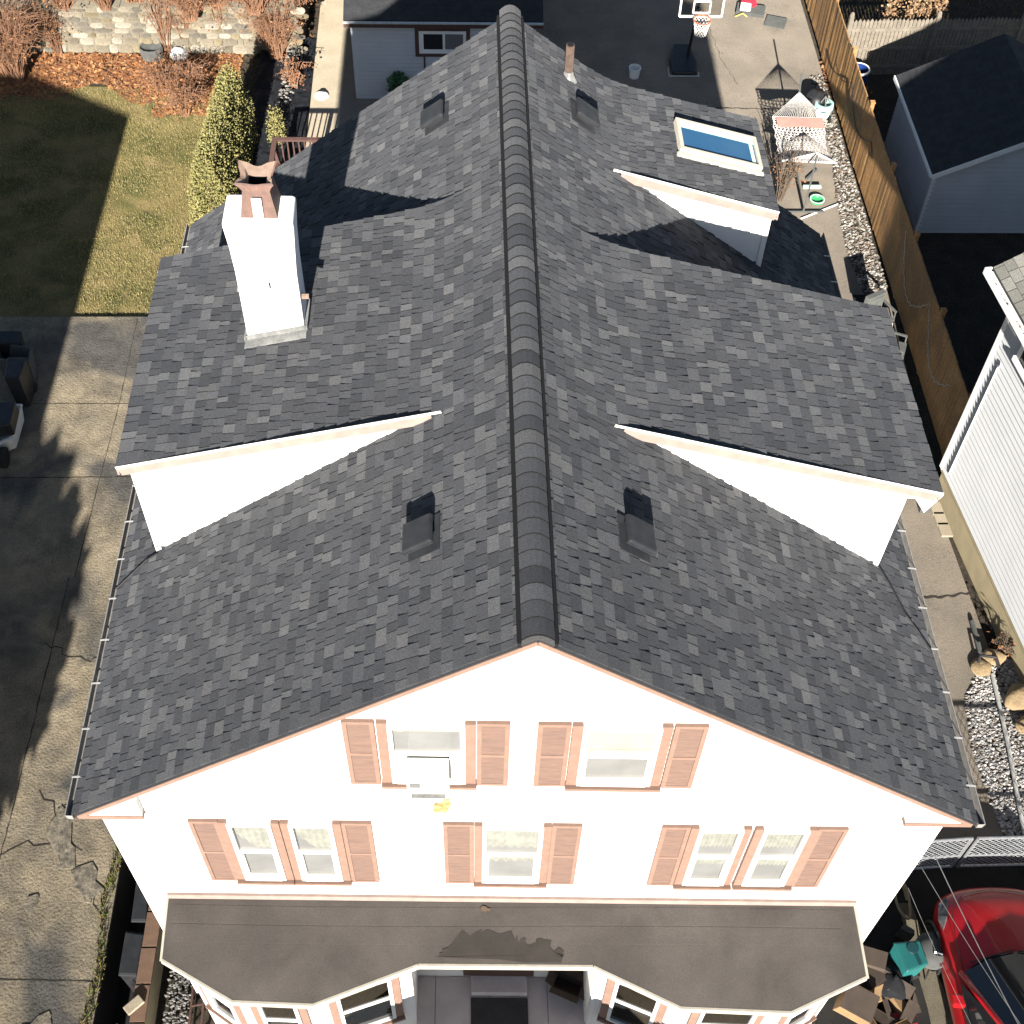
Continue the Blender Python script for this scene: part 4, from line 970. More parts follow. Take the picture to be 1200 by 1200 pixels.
# ------------------------------------------------------------------ neighbour garage, picket fence, right side
ng = empty('neighbour_garage', (12.7,20,0), 'garage in the shade on the right with dark roof and blue white siding', 'garage')
gx0, gx1, gy0, gy1, gzr, gze = 10.48, 14.95, 18.27, 21.9, 3.05, 1.93
b = MB()
def gl(z): return (0, gx1-gx0) if z < gze else ((z-gze)/(gzr-gze)*2.23, gx1-gx0-(z-gze)/(gzr-gze)*2.23)
laps(b, (gx0,gy0,0), (1,0,0), (0,-1,0), 0, gzr-.05, gl, .13, .032, True); laps(b, (gx0,0,0), (0,1,0), (-1,0,0), 0, gze, lambda z: (gy0,gy1), .13, .032, True)
laps(b, (gx1,0,0), (0,1,0), (1,0,0), 0, gze, lambda z: (gy0,gy1), .13, .032, True); laps(b, (gx0,gy1,0), (1,0,0), (0,1,0), 0, gzr-.05, gl, .13, .032, True)
b.build('wall', 'bluewhite', ng)
b = MB(); b.box(gx0-.05,gx0+.05,gy0-.03,gy0+.05,0,gze-.03); b.build('corner_trim', 'white', ng)
b = MB(); cxr = (gx0+gx1)/2
for sg in (-1,1):
    A = Vector((cxr,0,gzr+.02)); Bv = Vector((cxr+sg*2.42,0,gze-.05)); n = 17
    for i in range(n):
        p, q = A.lerp(Bv, i/n), A.lerp(Bv, (i+1)/n); y = gy0-.22
        while y < gy1+.2:
            e = min(y+rnd(.15,.4), gy1+.2); k = rnd(.006,.018); b.face([(p.x,y,p.z+.002),(p.x,e,p.z+.002),(q.x,e,q.z+k),(q.x,y,q.z+k)]); b.face([(q.x,y,q.z+k),(q.x,e,q.z+k),(q.x,e,q.z-.01),(q.x,y,q.z-.01)]); y = e+.004
    b.face([(A.x,gy0-.22,A.z-.02),(A.x,gy1+.2,A.z-.02),(Bv.x,gy1+.2,Bv.z-.03),(Bv.x,gy0-.22,Bv.z-.03)])
b.build('roof', 'darkshade', ng)
b = MB()
for sg in (-1,1): b.bar((cxr,gy0-.235,gzr-.05),(cxr+sg*2.43,gy0-.235,gze-.12),.03,.12)
b.box(cxr-2.46,cxr-2.43,gy0-.22,gy1+.2,gze-.14,gze-.04); b.build('fascia', 'white', ng)
pf = empty('picket_fence', (11.5,25,0), 'weathered grey picket fence behind the shaded garage', 'fence')
A, Bv = Vector((9.75,25.0,0)), Vector((19.0,25.35,0)); d = (Bv-A).normalized()
for k in range(4):
    p0, p1 = A+d*2.4*k, A+d*2.4*(k+1); b = MB(); n = 22
    for i in range(n):
        q0, q1 = p0.lerp(p1, i/n), p0.lerp(p1, (i+.86)/n); hh = 1.72+rnd(-.02,.02); m_ = (q0+q1)/2
        pts = [(q0.x,q0.z+.03),(q1.x,.03),(q1.x,hh-.07),(m_.x,hh),(q0.x,hh-.07)]
        b.add([(x,q0.y-.01,z) for x,z in pts]+[(x,q0.y+.01,z) for x,z in pts], [(0,1,2,3,4),(9,8,7,6,5)]+[(i2,(i2+1) % 5,5+(i2+1) % 5,5+i2) for i2 in range(5)])
    for z in (.3,.85,1.42): b.bar(p0+Vector((0,-.03,z)), p1+Vector((0,-.03,z)), .04, .08)
    b.build('picket_panel', 'picket', pf)
for k in range(5):
    p0 = A+d*2.4*k; b = MB(); b.box(p0.x-.055,p0.x+.055,p0.y-.075,p0.y+.035,0,1.82); b.lathe([(.05,1.82),(.06,1.86),(.035,1.92),(0,1.94)], 10, (p0.x,p0.y-.02,0)); b.build('post', 'picket', pf)
q = at(1003,108,-.05)
b = MB(); b.lathe([(0,0),(.24,0),(.27,.2),(.27,.75),(.285,.78),(.285,.86),(.25,.86),(.25,.4),(0,.38)], 20, (10.02,24.1,-.05)); bb_ = tag(b.build('blue_barrel', 'blueplastic'), 'blue plastic barrel behind the cedar fence near the picket fence', 'barrel')
b = MB(); b.lathe([(.286,.80),(.30,.83),(.286,.87),(.25,.862)], 20, (10.02,24.1,-.05)); b.build('rim', 'white', bb_)
# scattered bricks and rubble in the shade beside the garage
def rb(): return rnd(9.65,10.35), rnd(19,24), -.05
pebbles('rubble', 260, rb, [(.25,.23,.2),(.16,.14,.12),(.3,.27,.22)], (.05,.13), 'rubble and stones lying in the shade between cedar fence and garage')
# tree with dead leaves at the upper right
tr = empty('leafy_tree', (14.2,30.5,0), 'tree with hanging tan dead leaves beyond the picket fence', 'tree')
b = MB(); b.tube([(14.2,30.5,0),(14.25,30.4,2),(14.1,30.3,3.6),(14.2,30.2,5)], [.16,.13,.10,.05], 8); b.build('trunk', 'bark', tr)
lim = []
b = MB()
for k in range(26):
    a = rnd(0,6.28); z = rnd(1.6,4.6); L_ = rnd(1.2,3.2)*(1.15-z/7); p0 = Vector((14.15,30.35,z)); p1 = p0+Vector((math.cos(a)*L_,math.sin(a)*L_,-.15*L_+rnd(-.3,.3))); mid = p0.lerp(p1,.5)+Vector((0,0,.25)); b.tube([p0,mid,p1], [.04,.025,.008], 5); lim.append((mid,p1))
for u, v, z in [(1040,16,1.5),(1065,20,1.5),(1085,18,1.5),(1098,14,1.6)]:
    p1 = at(u,v,z); p0 = Vector((14.1,30.3,3.0)); mid = p0.lerp(p1,.6)+Vector((0,0,.5)); b.tube([p0,mid,p1], [.04,.025,.008], 5); lim += [(mid,p1)]*3
b.build('limb', 'bark', tr)
b = MB()
def tl():
    a, c_ = random.choice(lim); t = rnd(0,1.05); return a.lerp(c_, t)+Vector((random.gauss(0,.11),random.gauss(0,.11),random.gauss(-.05,.12)))
leafcloud(b, 9000, tl, [(.34,.22,.12),(.42,.29,.17),(.26,.16,.09),(.18,.11,.06)], (.03,.08)); b.build('foliage', 'leafy', tr)
b = MB(); blades(b, 6000, lambda: (rnd(9.7,18),rnd(25.6,33),-.1), [(.12,.13,.04),(.2,.16,.07),(.08,.07,.03)], (.04,.12), .03, .9)
tag(b.build('rough_grass', 'grass'), 'rough grass growing beyond the picket fence', 'grass', kind='stuff')

# neighbour house on the right
nr = math.atan2(.115, .993)
NB = Vector((8.97,10.08,0)); Uw = Vector((math.sin(nr),-math.cos(nr),0)); Nw = Vector((-math.cos(nr),-math.sin(nr),0))   # along the wall to the street, and outwards
NM = Matrix(((Uw.x,-Nw.x,0,NB.x),(Uw.y,-Nw.y,0,NB.y),(0,0,1,0),(0,0,0,1)))   # local: x along wall, y into house, z up
nh = empty('neighbour_house', NB, 'pale grey sided neighbour house with weathered shingle roof at the right edge', 'house')
def nb(b, nm, m, par=None, **k):
    b.v = [tuple(NM @ Vector(v)) for v in b.v]; return b.build(nm, m, par or nh, **k)
LW, DW, EH = 11.2, 8.0, 5.45
b = MB(); laps(b, (0,0,0), (1,0,0), (0,-1,0), .72, EH, lambda z: (0,LW), .14, .032)
laps(b, (0,0,0), (0,1,0), (-1,0,0), .72, EH, lambda z: (0,DW), .115, .018); laps(b, (LW,0,0), (0,1,0), (1,0,0), .72, EH, lambda z: (0,DW), .115, .018)
nb(b, 'wall', 'graysiding')
b = MB(); b.box(.03,LW-.03,.03,DW,-.1,.72); b.box(.0,LW,-.0,.03,.60,.70); nb(b, 'foundation', 'foundation')
b = MB(); b.box(-.045,.06,-.04,.0,.70,EH-.02); b.box(-.045,.0,-.0,.10,.70,EH-.02); nb(b, 'corner_trim', 'white')
b = MB(); x = .42; P = [(x,-.045,EH-1.4-.02*i*0-i*.05) for i in range(0)]
b.tube([(.34,-.04,.9),(.34,-.04,3.9)], .016, 6); b.tube([(.34,-.04,3.9),(.40,-.05,3.98),(.40,-.05,4.06)], .016, 6); nb(b, 'conduit', 'white')
b = MB(); rise = .62; OVN = .30; RC = [(.19,.185,.165),(.23,.225,.20),(.165,.16,.145),(.26,.25,.225)]
y = -OVN; n = 30
for i in range(n):
    y0, y1 = -OVN+i*.15, -OVN+(i+1)*.15; z0, z1 = EH+.02+i*.15*rise, EH+.02+(i+1)*.15*rise; x = -.6
    off = rnd(0,.3)
    while x < LW+.5:
        e = min(x+.30 if x > -.6 else x+.05+off, LW+.5); k = rnd(.004,.010); b.face([(x+.006,y0,z0+.012),(e-.006,y0,z0+.012),(e-.006,y1,z1+.002),(x+.006,y1,z1+.002)], 0, jit(random.choice(RC),.1)); x = e
b.face([(-.6,-OVN,EH-.0),(LW+.5,-OVN,EH-.0),(LW+.5,4.1,EH+4.5*rise),(-.6,4.1,EH+4.5*rise)], 0, (.05,.05,.045))
b.face([(-.6,8.6,EH-.0),(LW+.5,8.6,EH-.0),(LW+.5,4.1,EH+4.5*rise),(-.6,4.1,EH+4.5*rise)], 0, (.2,.2,.18))
nb(b, 'roof', 'roofgrey')
b = MB()
for xx in (0,LW): b.face([(xx,0,EH),(xx,4.1,EH+4.1*rise),(xx,DW,EH)])
nb(b, 'gable', 'graysiding')
b = MB(); b.box(-.62,LW+.5,-OVN-.13,-OVN-.115,EH-.12,EH+.01); b.box(-.62,LW+.5,-OVN-.115,-OVN-.005,EH-.12,EH-.105); b.box(-.63,-.60,-OVN-.13,-OVN,EH-.12,EH+.01); b.box(-.6,LW+.5,-OVN-.004,.0,EH-.1,EH-.07); gt = nb(b, 'gutter', 'white')
b = MB()
def gd():
    p = NM @ Vector((rnd(-.5,8),-OVN-.06+rnd(-.03,.03),EH-.10)); return p
leafcloud(b, 500, gd, [(.2,.1,.05),(.12,.07,.04)], (.02,.045)); b.build('gutter_debris', 'leafy', nh)
for xx in (.80, 4.6, 7.6):
    b = MB(); z0, z1 = 4.55, 5.28; b.box(xx-.1,xx,-.07,-.02,z0-.1,z1+.1); b.box(xx+.85,xx+.95,-.07,-.02,z0-.1,z1+.1); b.box(xx,xx+.85,-.07,-.02,z1,z1+.1); b.box(xx-.12,xx+.97,-.11,-.02,z0-.1,z0); b.box(xx,xx+.85,-.06,-.02,4.90,4.94)
    wn = nb(b, 'window', 'white'); b = MB(); b.box(xx,xx+.85,-.05,-.036,z0,4.90); b.box(xx,xx+.85,-.05,-.036,4.94,z1); nb(b, 'pane', 'carglass', wn)
# pavers and the white lid by its foundation
b = MB()
q0, q1 = at(1097,597,0), at(1107,622,0)
for i in range(3): 
    p = q0.lerp(q1, i/2); b.prism([(p.x-.11,p.y-.17),(p.x+.12,p.y-.17),(p.x+.10,p.y+.17),(p.x-.13,p.y+.17)], .004, .06)
tag(b.build('paver_row', 'tan', bevel=.01), 'row of tan pavers beside the neighbour foundation below the white box', 'pavers')
b = MB(); zz = .62
lidp = [at(1073,580,zz), at(1084,598,zz), at(1107,578,zz), at(1096,561,zz)]
b.prism([(p.x,p.y) for p in lidp], zz-.10, zz)
wb_ = tag(b.build('white_box', 'acwhite', bevel=.02), 'white meter box with faded scribble standing beside the roof corner', 'box')
b = MB(); c0 = (lidp[0]+lidp[2])/2
b.box(c0.x-.05,c0.x+.16,c0.y+.0,c0.y+.2,0,zz-.102); b.build('stand', 'greyplastic', wb_)
b = MB()
for k in range(5): p = c0+Vector((-.06+k*.03,.02+k*.02,.004)); b.bar(p, p+Vector((.05*math.cos(k*2),.05*math.sin(k*2),0)), .008, .003)
b.build('scribble', 'acdark', wb_)

# ------------------------------------------------------------------ chain link gates
def chain_panel(p0, p1, z0, z1, name, label):
    r0 = empty(name, (p0+p1)/2, label, 'gate', 'chain link gates'); d = (p1-p0); L_ = d.length; d.normalize(); P = lambda s, z: p0+d*s+Vector((0,0,z))
    b = MB(); b.tube([P(0,z0),P(0,z1)], .026, 8); b.tube([P(L_,z0),P(L_,z1)], .026, 8); b.tube([P(0,z1),P(L_,z1)], .026, 8); b.tube([P(0,z0+.03),P(L_,z0+.03)], .022, 8); b.tube([P(0,(z0+z1)*.42),P(L_,(z0+z1)*.42)], .02, 8); b.build('frame', 'metal', r0)
    b = MB(); s = -(z1-z0); w_ = .105
    while s < L_:
        for sgn in (1,-1):
            a0, a1 = (s, s+(z1-z0)) if sgn > 0 else (s+(z1-z0), s); lo_, hi_ = z0, z1
            pts = []
            for k in range(2): pass
            t0, t1 = 0, 1
            f0, f1 = a0, a1
            # clip to the frame
            def cl(t): return f0+(f1-f0)*t
            for bound, low in ((0,True),(L_,False)):
                if f1 != f0:
                    tb = (bound-f0)/(f1-f0)
                    if low:
                        if f1 > f0: t0 = max(t0, tb)
                        else: t1 = min(t1, tb)
                    else:
                        if f1 > f0: t1 = min(t1, tb)
                        else: t0 = max(t0, tb)
            if t1-t0 > .02: b.tube([P(cl(t0), z0+(z1-z0)*t0), P(cl(t1), z0+(z1-z0)*t1)], .0046, 3, cap=False)
        s += w_
    b.build('mesh', 'metal', r0)
chain_panel(Vector((5.05,1.80,0)), Vector((7.37,1.93,0)), .06, 1.2, 'chain_link_gate', 'left chain link gate panel, beside the house wall')
chain_panel(Vector((7.47,1.93,0)), Vector((9.9,1.95,0)), .06, 1.2, 'chain_link_gate', 'right chain link gate panel, in front of the red car')
# red car
def car(origin, S):
    r0 = empty('parked_car', origin, 'shiny red car parked nose towards the chain link gates', 'car'); O = Vector(origin)
    st = [(2.14,.30,.50,.54),(2.12,.52,.55,.60),(2.02,.74,.62,.68),(1.85,.86,.68,.75),(1.55,.92,.75,.83),(1.25,.935,.82,.885),(1.0,.94,.87,.93),(.7,.94,.91,.96),(.0,.94,.93,.96),(-.8,.94,.94,.96),(-1.6,.93,.95,.97),(-2.0,.90,.96,1.0),(-2.3,.80,.92,.96),(-2.38,.70,.6,.7)]
    V = []; F = []; n = 13
    for y, w_, zb, zc in st:
        half = [(.55*w_,.20),(.93*w_,.24),(w_,.46),(w_*.985,zb-.16),(w_*.93,zb-.02),(w_*.60,zc-.015),(0,zc)]
        ring = [(-x,z) for x,z in half]+[(x,z) for x,z in half[-2::-1]]
        V += [(x,y,z) for x,z in ring]
    for i in range(len(st)-1):
        for k in range(n-1): F.append((i*n+k,i*n+k+1,(i+1)*n+k+1,(i+1)*n+k))
    F.append(tuple(range(n))); F.append(tuple((len(st)-1)*n+k for k in range(n-1,-1,-1)))
    def bd(b, nm, m, par=None, **k):
        b.v = [tuple(O+Vector(v)*S) for v in b.v]; return b.build(nm, m, par or r0, **k)
    b = MB(); b.add(V, F); body = bd(b, 'body', 'red', smooth=True, sub=2)
    # hood seams, cowl
    b = MB(); b.tube([(-.80,.82,.925),(-.78,1.25,.865),(-.70,1.72,.775),(-.45,1.98,.70),(0,2.06,.665),(.45,1.98,.70),(.70,1.72,.775),(.78,1.25,.865),(.80,.82,.925)], .006, 4); bd(b, 'hood_seam', 'rubber', body)
    # cabin
    fr = [(-.80,.80,.93),(-.45,1.0,.955),(0,1.06,.965),(.45,1.0,.955),(.80,.80,.93)]
    rf = [(-.60,-.12,1.40),(-.35,-.04,1.425),(0,-.01,1.435),(.35,-.04,1.425),(.60,-.12,1.40)]
    b = MB(); b.add(fr+rf, [(i,i+1,6+i,5+i) for i in range(4)]); bd(b, 'windscreen', 'carglass', smooth=True)
    rr = [(-.58,-1.35,1.38),(0,-1.42,1.41),(.58,-1.35,1.38)]; rb_ = [(-.76,-2.0,.96),(0,-2.1,.98),(.76,-2.0,.96)]
    b = MB(); b.add([(-.60,-.12,1.402),(-.35,-.04,1.428),(0,-.01,1.44),(.35,-.04,1.428),(.60,-.12,1.402),(-.62,-.7,1.43),(-.35,-.7,1.465),(0,-.7,1.475),(.35,-.7,1.465),(.62,-.7,1.43),(-.58,-1.35,1.385),(-.33,-1.39,1.41),(0,-1.42,1.415),(.33,-1.39,1.41),(.58,-1.35,1.385)],
        [(j*5+i,j*5+i+1,j*5+i+6,j*5+i+5) for j in range(2) for i in range(4)]); bd(b, 'roof', 'red', smooth=True)
    b = MB(); b.add(rr+rb_, [(0,1,4,3),(1,2,5,4)]); bd(b, 'rear_window', 'carglass')
    for sg in (-1,1):
        b = MB(); b.add([(sg*.88,.66,.93),(sg*.90,-.6,.935),(sg*.88,-1.75,.95),(sg*.62,-1.30,1.36),(sg*.66,-.6,1.42),(sg*.63,-.10,1.385)], [(0,1,4,5),(1,2,3,4)]); bd(b, 'side_window', 'carglass')
        b = MB(); b.tube([(sg*.84,.80,.92),(sg*.74,.36,1.16),(sg*.615,-.12,1.405),(sg*.635,-.7,1.435),(sg*.59,-1.35,1.39),(sg*.78,-2.0,.95)], [.045,.042,.04,.035,.04,.05], 8); bd(b, 'pillar', 'red', smooth=True)
        b = MB(); b.tube([(sg*.64,-.65,1.425),(sg*.905,-.65,.94)], .03, 6); bd(b, 'door_post', 'black')
        b = MB(); b.bar((sg*.905,.5,.935),(sg*.925,-1.7,.95),.035,.03); bd(b, 'belt_trim', 'black')
        b = MB(); b.add([(sg*1.0+dx*.5,.42+dy,1.0+dz) for dx,dy,dz in ((-.16,-.09,-.07),(.16,-.11,-.06),(.15,.05,-.06),(-.16,.09,-.07),(-.16,-.09,.07),(.15,-.11,.07),(.13,.05,.05),(-.16,.08,.06))], [(3,2,1,0),(4,5,6,7),(0,1,5,4),(1,2,6,5),(2,3,7,6),(3,0,4,7)]); bd(b, 'mirror', 'red', smooth=False, bevel=.03)
        b = MB(); hl = [(sg*.875,1.46,.74),(sg*.885,1.66,.69),(sg*.83,1.84,.655),(sg*.70,1.94,.66),(sg*.71,1.82,.72),(sg*.79,1.62,.755)]
        b.face([(x*1.0,y+.015,z+.022) for x,y,z in hl]); b.add([(x,y+.015,z+.022) for x,y,z in hl]+[(x*.98,y-.03,z-.08) for x,y,z in hl], [(i,(i+1) % 6,6+(i+1) % 6,6+i) for i in range(6)]); bd(b, 'headlight', 'lamp')
        for yy in (1.35,-1.35):
            b = MB(); vs_ = len(b.v)
            for r1, r2, x0, x1 in ((.32,.32,.80,.965),):
                b.add([(sg*(x0 if k < 24 else x1), yy+.32*math.cos(2*math.pi*(k % 24)/24), .32+.32*math.sin(2*math.pi*(k % 24)/24)) for k in range(48)], [(k,(k+1) % 24,24+(k+1) % 24,24+k) for k in range(24)]+[tuple(range(24,48))])
            wh = bd(b, 'wheel', 'rubber'); b = MB()
            b.add([(sg*.968, yy+.2*math.cos(2*math.pi*k/20), .32+.2*math.sin(2*math.pi*k/20)) for k in range(20)], [tuple(range(20))]); bd(b, 'rim', 'alum', wh)
            b = MB(); b.tube([(sg*.945, yy+.37*math.cos(t*math.pi/12), .32+.37*math.sin(t*math.pi/12)) for t in range(13)], .022, 6); bd(b, 'wheel_arch', 'black', body)
    b = MB(); b.box(-.30,.30,2.09,2.15,.38,.46); bd(b, 'grille', 'black')
    b = MB(); b.tube([(-.7,.92,.97),(-.05,1.08,.985)], .01, 5); b.tube([(0,1.06,.985),(.6,.98,.975)], .01, 5); bd(b, 'wiper', 'black')
car((7.66,1.36-2.14*1.1,0), 1.1)

# things between house and car
def cart(name, quad, z, hh, m_body, m_lid, label, cat='bin', group=None, lidm=.05, taper=.85):
    """a bin: quad is its lid outline on the plan"""
    P = [Vector((p[0],p[1],0)) for p in quad]; c0 = sum(P, Vector())/4
    r0 = empty(name, (c0.x,c0.y,z-hh), label, cat, group); b = MB()
    q = [c0+(p-c0)*.96 for p in P]; q2 = [c0+(p-c0)*taper for p in P]
    b.add([(p.x,p.y,z-hh+.03) for p in q2]+[(p.x,p.y,z-lidm) for p in q], [(3,2,1,0),(0,1,5,4),(1,2,6,5),(2,3,7,6),(3,0,4,7)]); b.build('body', m_body, r0, bevel=.02)
    b = MB(); q3 = [c0+(p-c0)*.88 for p in P]
    b.add([(p.x,p.y,z-lidm+.003) for p in P]+[(p.x,p.y,z-.02) for p in P]+[(p.x,p.y,z) for p in q3], [(3,2,1,0),(8,9,10,11)]+[(i+4*l,(i+1) % 4+4*l,4*(l+1)+(i+1) % 4,4*(l+1)+i) for l in range(2) for i in range(4)]); b.build('lid', m_lid, r0, bevel=.015)
    a, c_ = q[2], q[3]; d = (a-c_).normalized(); o = Vector((d.y,-d.x,0))
    b = MB(); b.tube([a+o*.05+Vector((0,0,z-.08)), c_+o*.05+Vector((0,0,z-.08))], .018, 8); b.build('handle', 'black', r0)
    for p in (q2[2],q2[3]):
        b = MB(); mid = p.lerp(c0,.1); b.tube([mid-d*.03+Vector((0,0,z-hh+.1)), mid+d*.03+Vector((0,0,z-hh+.1))], .1, 12); b.build('wheel', 'rubber', r0)
    return r0
tq = [at(1047,1104,.75), at(1078,1101,.75), at(1089,1130,.75), at(1063,1139,.75)]
tb = cart('recycling_bin', [tq[0],tq[3],tq[2],tq[1]], .75, .75, 'teal', 'teal', 'teal plastic bin with dark handle recess between the boxes and the red car')
b = MB(); c0 = sum(tq, Vector())/4; ux = (tq[1]-tq[0]).normalized(); uy = (tq[0]-tq[3]).normalized()
b.bar(c0+ux*.05-uy*.17+Vector((0,0,.006)), c0+ux*.05+uy*.09+Vector((0,0,.006)), .055, .012); b.lathe([(0,.016),(.085,.014),(.10,.004)], 14, c0+ux*.05+uy*.10)
b.build('handle_recess', 'tealdark', tb)
q = at(1092,1115,.5); gr_ = empty('kettle_grill', (q.x,q.y,0), 'round grey lidded grill with chrome fittings beside the teal bin', 'grill')
b = MB(); b.lathe([(0,.30),(.2,.34),(.27,.45),(.28,.55)], 22, (q.x,q.y,0)); b.build('bowl', 'greyplastic', gr_, smooth=True)
b = MB(); b.lathe([(.285,.55),(.275,.60),(.2,.68),(.1,.715),(0,.72)], 22, (q.x,q.y,0)); b.build('lid', 'greyplastic', gr_, smooth=True)
b = MB(); b.tube([(q.x-.05,q.y-.1,.715),(q.x-.05,q.y-.1,.76),(q.x+.06,q.y-.13,.76),(q.x+.06,q.y-.13,.70)], .014, 6); b.lathe([(0,.0),(.05,.01),(.035,.04),(0,.05)], 10, (q.x+.05,q.y-.22,.60)); b.build('handle', 'chrome', gr_)
for k in range(3):
    a = k*2.1+.4; b = MB(); b.tube([(q.x+.18*math.cos(a),q.y+.18*math.sin(a),.36),(q.x+.28*math.cos(a),q.y+.28*math.sin(a),.0)], .014, 6); b.build('leg', 'chrome', gr_)
b = MB(); p = [at(1055,1088,.35),at(1072,1096,.35),at(1072,1090,.35),at(1060,1082,.35)]; b.prism([(v.x,v.y) for v in p], .0, .35); tag(b.build('crate', 'greyplastic', bevel=.01), 'small grey crate just behind the teal bin', 'crate')
def carton(c0, w_, d, hh, rz, m_, label, flaps=True, tilt=(0,0)):
    r0 = empty('cardboard_box', c0, label, 'box', 'cardboard boxes outside the house'); b = MB(); t = .012
    b.box(-w_/2,w_/2,-d/2,d/2,0,t); b.box(-w_/2,-w_/2+t,-d/2,d/2,t,hh); b.box(w_/2-t,w_/2,-d/2,d/2,t,hh); b.box(-w_/2+t,w_/2-t,-d/2,-d/2+t,t,hh); b.box(-w_/2+t,w_/2-t,d/2-t,d/2,t,hh)
    mt = Matrix.Translation(Vector(c0)) @ Matrix.Rotation(rz,4,'Z') @ Matrix.Rotation(tilt[0],4,'X') @ Matrix.Rotation(tilt[1],4,'Y'); b.xform(mt); b.build('carton', m_, r0)
    if flaps:
        b = MB()
        for (x,y,dx,dy,up) in ((-w_/2,0,-1,0,.10),(w_/2,0,1,0,-.03),(0,-d/2,0,-1,.06),(0,d/2,0,1,.12)):
            if dx: b.face([(x,-d/2,hh),(x,d/2,hh),(x+dx*d*.42,d/2,hh+up),(x+dx*d*.42,-d/2,hh+up)]); 
            else: b.face([(-w_/2,y,hh),(w_/2,y,hh),(w_/2,y+dy*d*.42,hh+up),(-w_/2,y+dy*d*.42,hh+up)])
        b.xform(mt); b.build('flap', m_, r0)
    else:
        b = MB(); b.box(-w_/2-.004,w_/2+.004,-d/2-.004,d/2+.004,hh,hh+.012); b.xform(mt); fl = b.build('closed_top', 'cardshade', r0)
    return r0
for (u,v,z0,w_,d,hh,rz,m_,fl,tl_,l) in [
    (1003,1172,.25,.50,.42,.35,-.5,'cardboard',False,(.1,.15),'large tan cardboard box with sunlit edges, nearest the porch roof'),
    (1022,1122,.30,.46,.26,.30,-.35,'cardshade',False,(.1,-.1),'grey topped box leaning in the pile, farthest from the street'),
    (1018,1143,.10,.40,.40,.35,.5,'cardshade',False,(0,.2),'dull brown box half hidden under the porch roof corner'),
    (1040,1172,.05,.55,.40,.25,-.6,'cardshade',True,(.15,0),'flattened brown box with open flaps in the middle of the pile'),
    (1035,1190,.0,.5,.4,.3,.4,'cardboard',True,(0,.1),'open brown box at the bottom edge of the pile'),
    (1052,1178,.02,.38,.30,.2,.2,'cardshade',True,(.2,.1),'small dark open box on the pavement side of the pile')]:
    q = at(u,v,z0+hh*.7); carton((q.x,q.y,z0), w_, d, hh, rz, m_, l, fl, tl_)
carton(h((.80,-.20,.905)), .42, .26, .28, -.42, 'cardshade', 'open brown box standing on the porch floor right of the step', True)
# bags and junk in the pile
b = MB()
V = []; q = at(1044,1150,.2)
for i in range(9):
    for j in range(14):
        t = math.pi*i/8; a = 2*math.pi*j/14; k = 1+.35*noise.noise((math.cos(a)*2,math.sin(a)*2,t*2)); V.append((q.x+.30*k*math.sin(t)*math.cos(a), q.y+.30*k*math.sin(t)*math.sin(a), .24+.24*k*math.cos(t)))
b.add(V, [(i*14+j,i*14+(j+1) % 14,(i+1)*14+(j+1) % 14,(i+1)*14+j) for i in range(8) for j in range(14)]); tag(b.build('rubbish_bag', 'tarp', smooth=True), 'black rubbish bag slumped between the boxes and the teal bin', 'bag')
b = MB(); q = at(1058,1198,.15); b.prism([(q.x-.25,q.y-.2),(q.x+.2,q.y-.25),(q.x+.25,q.y+.12),(q.x-.2,q.y+.15)], .0, .16); tag(b.build('storage_tub', 'redcloth', bevel=.03), 'dark red tub at the bottom of the box pile', 'tub')
# hose coil by the corner of the house
b = MB(); q = at(1061,1052,.15); b.tube([(q.x-.05+.10*math.cos(k*.3), q.y+.34*math.sin(k*.3)+.03*math.sin(k), .05+.006*k) for k in range(30)], .022, 6)
tag(b.build('hose_coil', 'hose'), 'coiled tan hose lying beside the right wall of the house', 'hose')

# white drain pipe, boulders and a pump on the gravel
b = MB(); P = [at(1163,790,.08), at(1172,830,.08), at(1182,875,.08), at(1200,975,.08), at(1212,1040,.08)]; b.tube(P, .035, 8); tag(b.build('drain_pipe', 'alum'), 'long pale drain pipe lying on the gravel bed', 'pipe')
b = MB(); b.tube([at(1139,728,.05), at(1149,765,.05)], .045, 10); b.tube([at(1150,765,.05),at(1156,768,.12)], .045, 10); tag(b.build('downpipe_piece', 'greyplastic'), 'short grey pipe on the paving above the gravel bed', 'pipe')
def boulder(p, r_, label):
    b = MB(); V = []; n, m_ = 9, 14
    for i in range(n):
        for j in range(m_):
            t = math.pi*i/(n-1); a = 2*math.pi*j/m_; d = Vector((math.sin(t)*math.cos(a),math.sin(t)*math.sin(a),math.cos(t)))
            k = 1+.3*noise.noise(d*1.3+Vector(p)); V.append(Vector(p)+Vector((d.x*r_[0]*k,d.y*r_[1]*k,r_[2]*.8+d.z*r_[2]*k)))
    b.add(V, [(i*m_+j,i*m_+(j+1) % m_,(i+1)*m_+(j+1) % m_,(i+1)*m_+j) for i in range(n-1) for j in range(m_)]); return tag(b.build('boulder', 'boulder', smooth=True), label, 'boulder', 'boulders on the gravel')
boulder((9.36,5.02,0), (.30,.24,.24), 'large tan and orange boulder at the right edge of the gravel')
boulder((9.42,4.52,0), (.26,.18,.17), 'flatter tan boulder just in front of the orange one'); boulder((9.15,5.95,0), (.22,.16,.12), 'small tan boulder at the back of the gravel bed')
boulder((8.86,5.75,0), (.20,.18,.08), 'flat tan rock sunk in the gravel near the black bracket')
pm = empty('black_bracket', (8.85,5.95,0), 'black metal bracket with two feet standing at the tip of the gravel', 'bracket')
b = MB(); p0, p1, p2 = at(1146,780,.0), at(1166,768,.3), at(1172,785,.0); b.tube([at(1145,782,.0),at(1149,768,.28),at(1167,770,.28),at(1172,786,.0)], .035, 8); b.build('arch', 'black', pm)
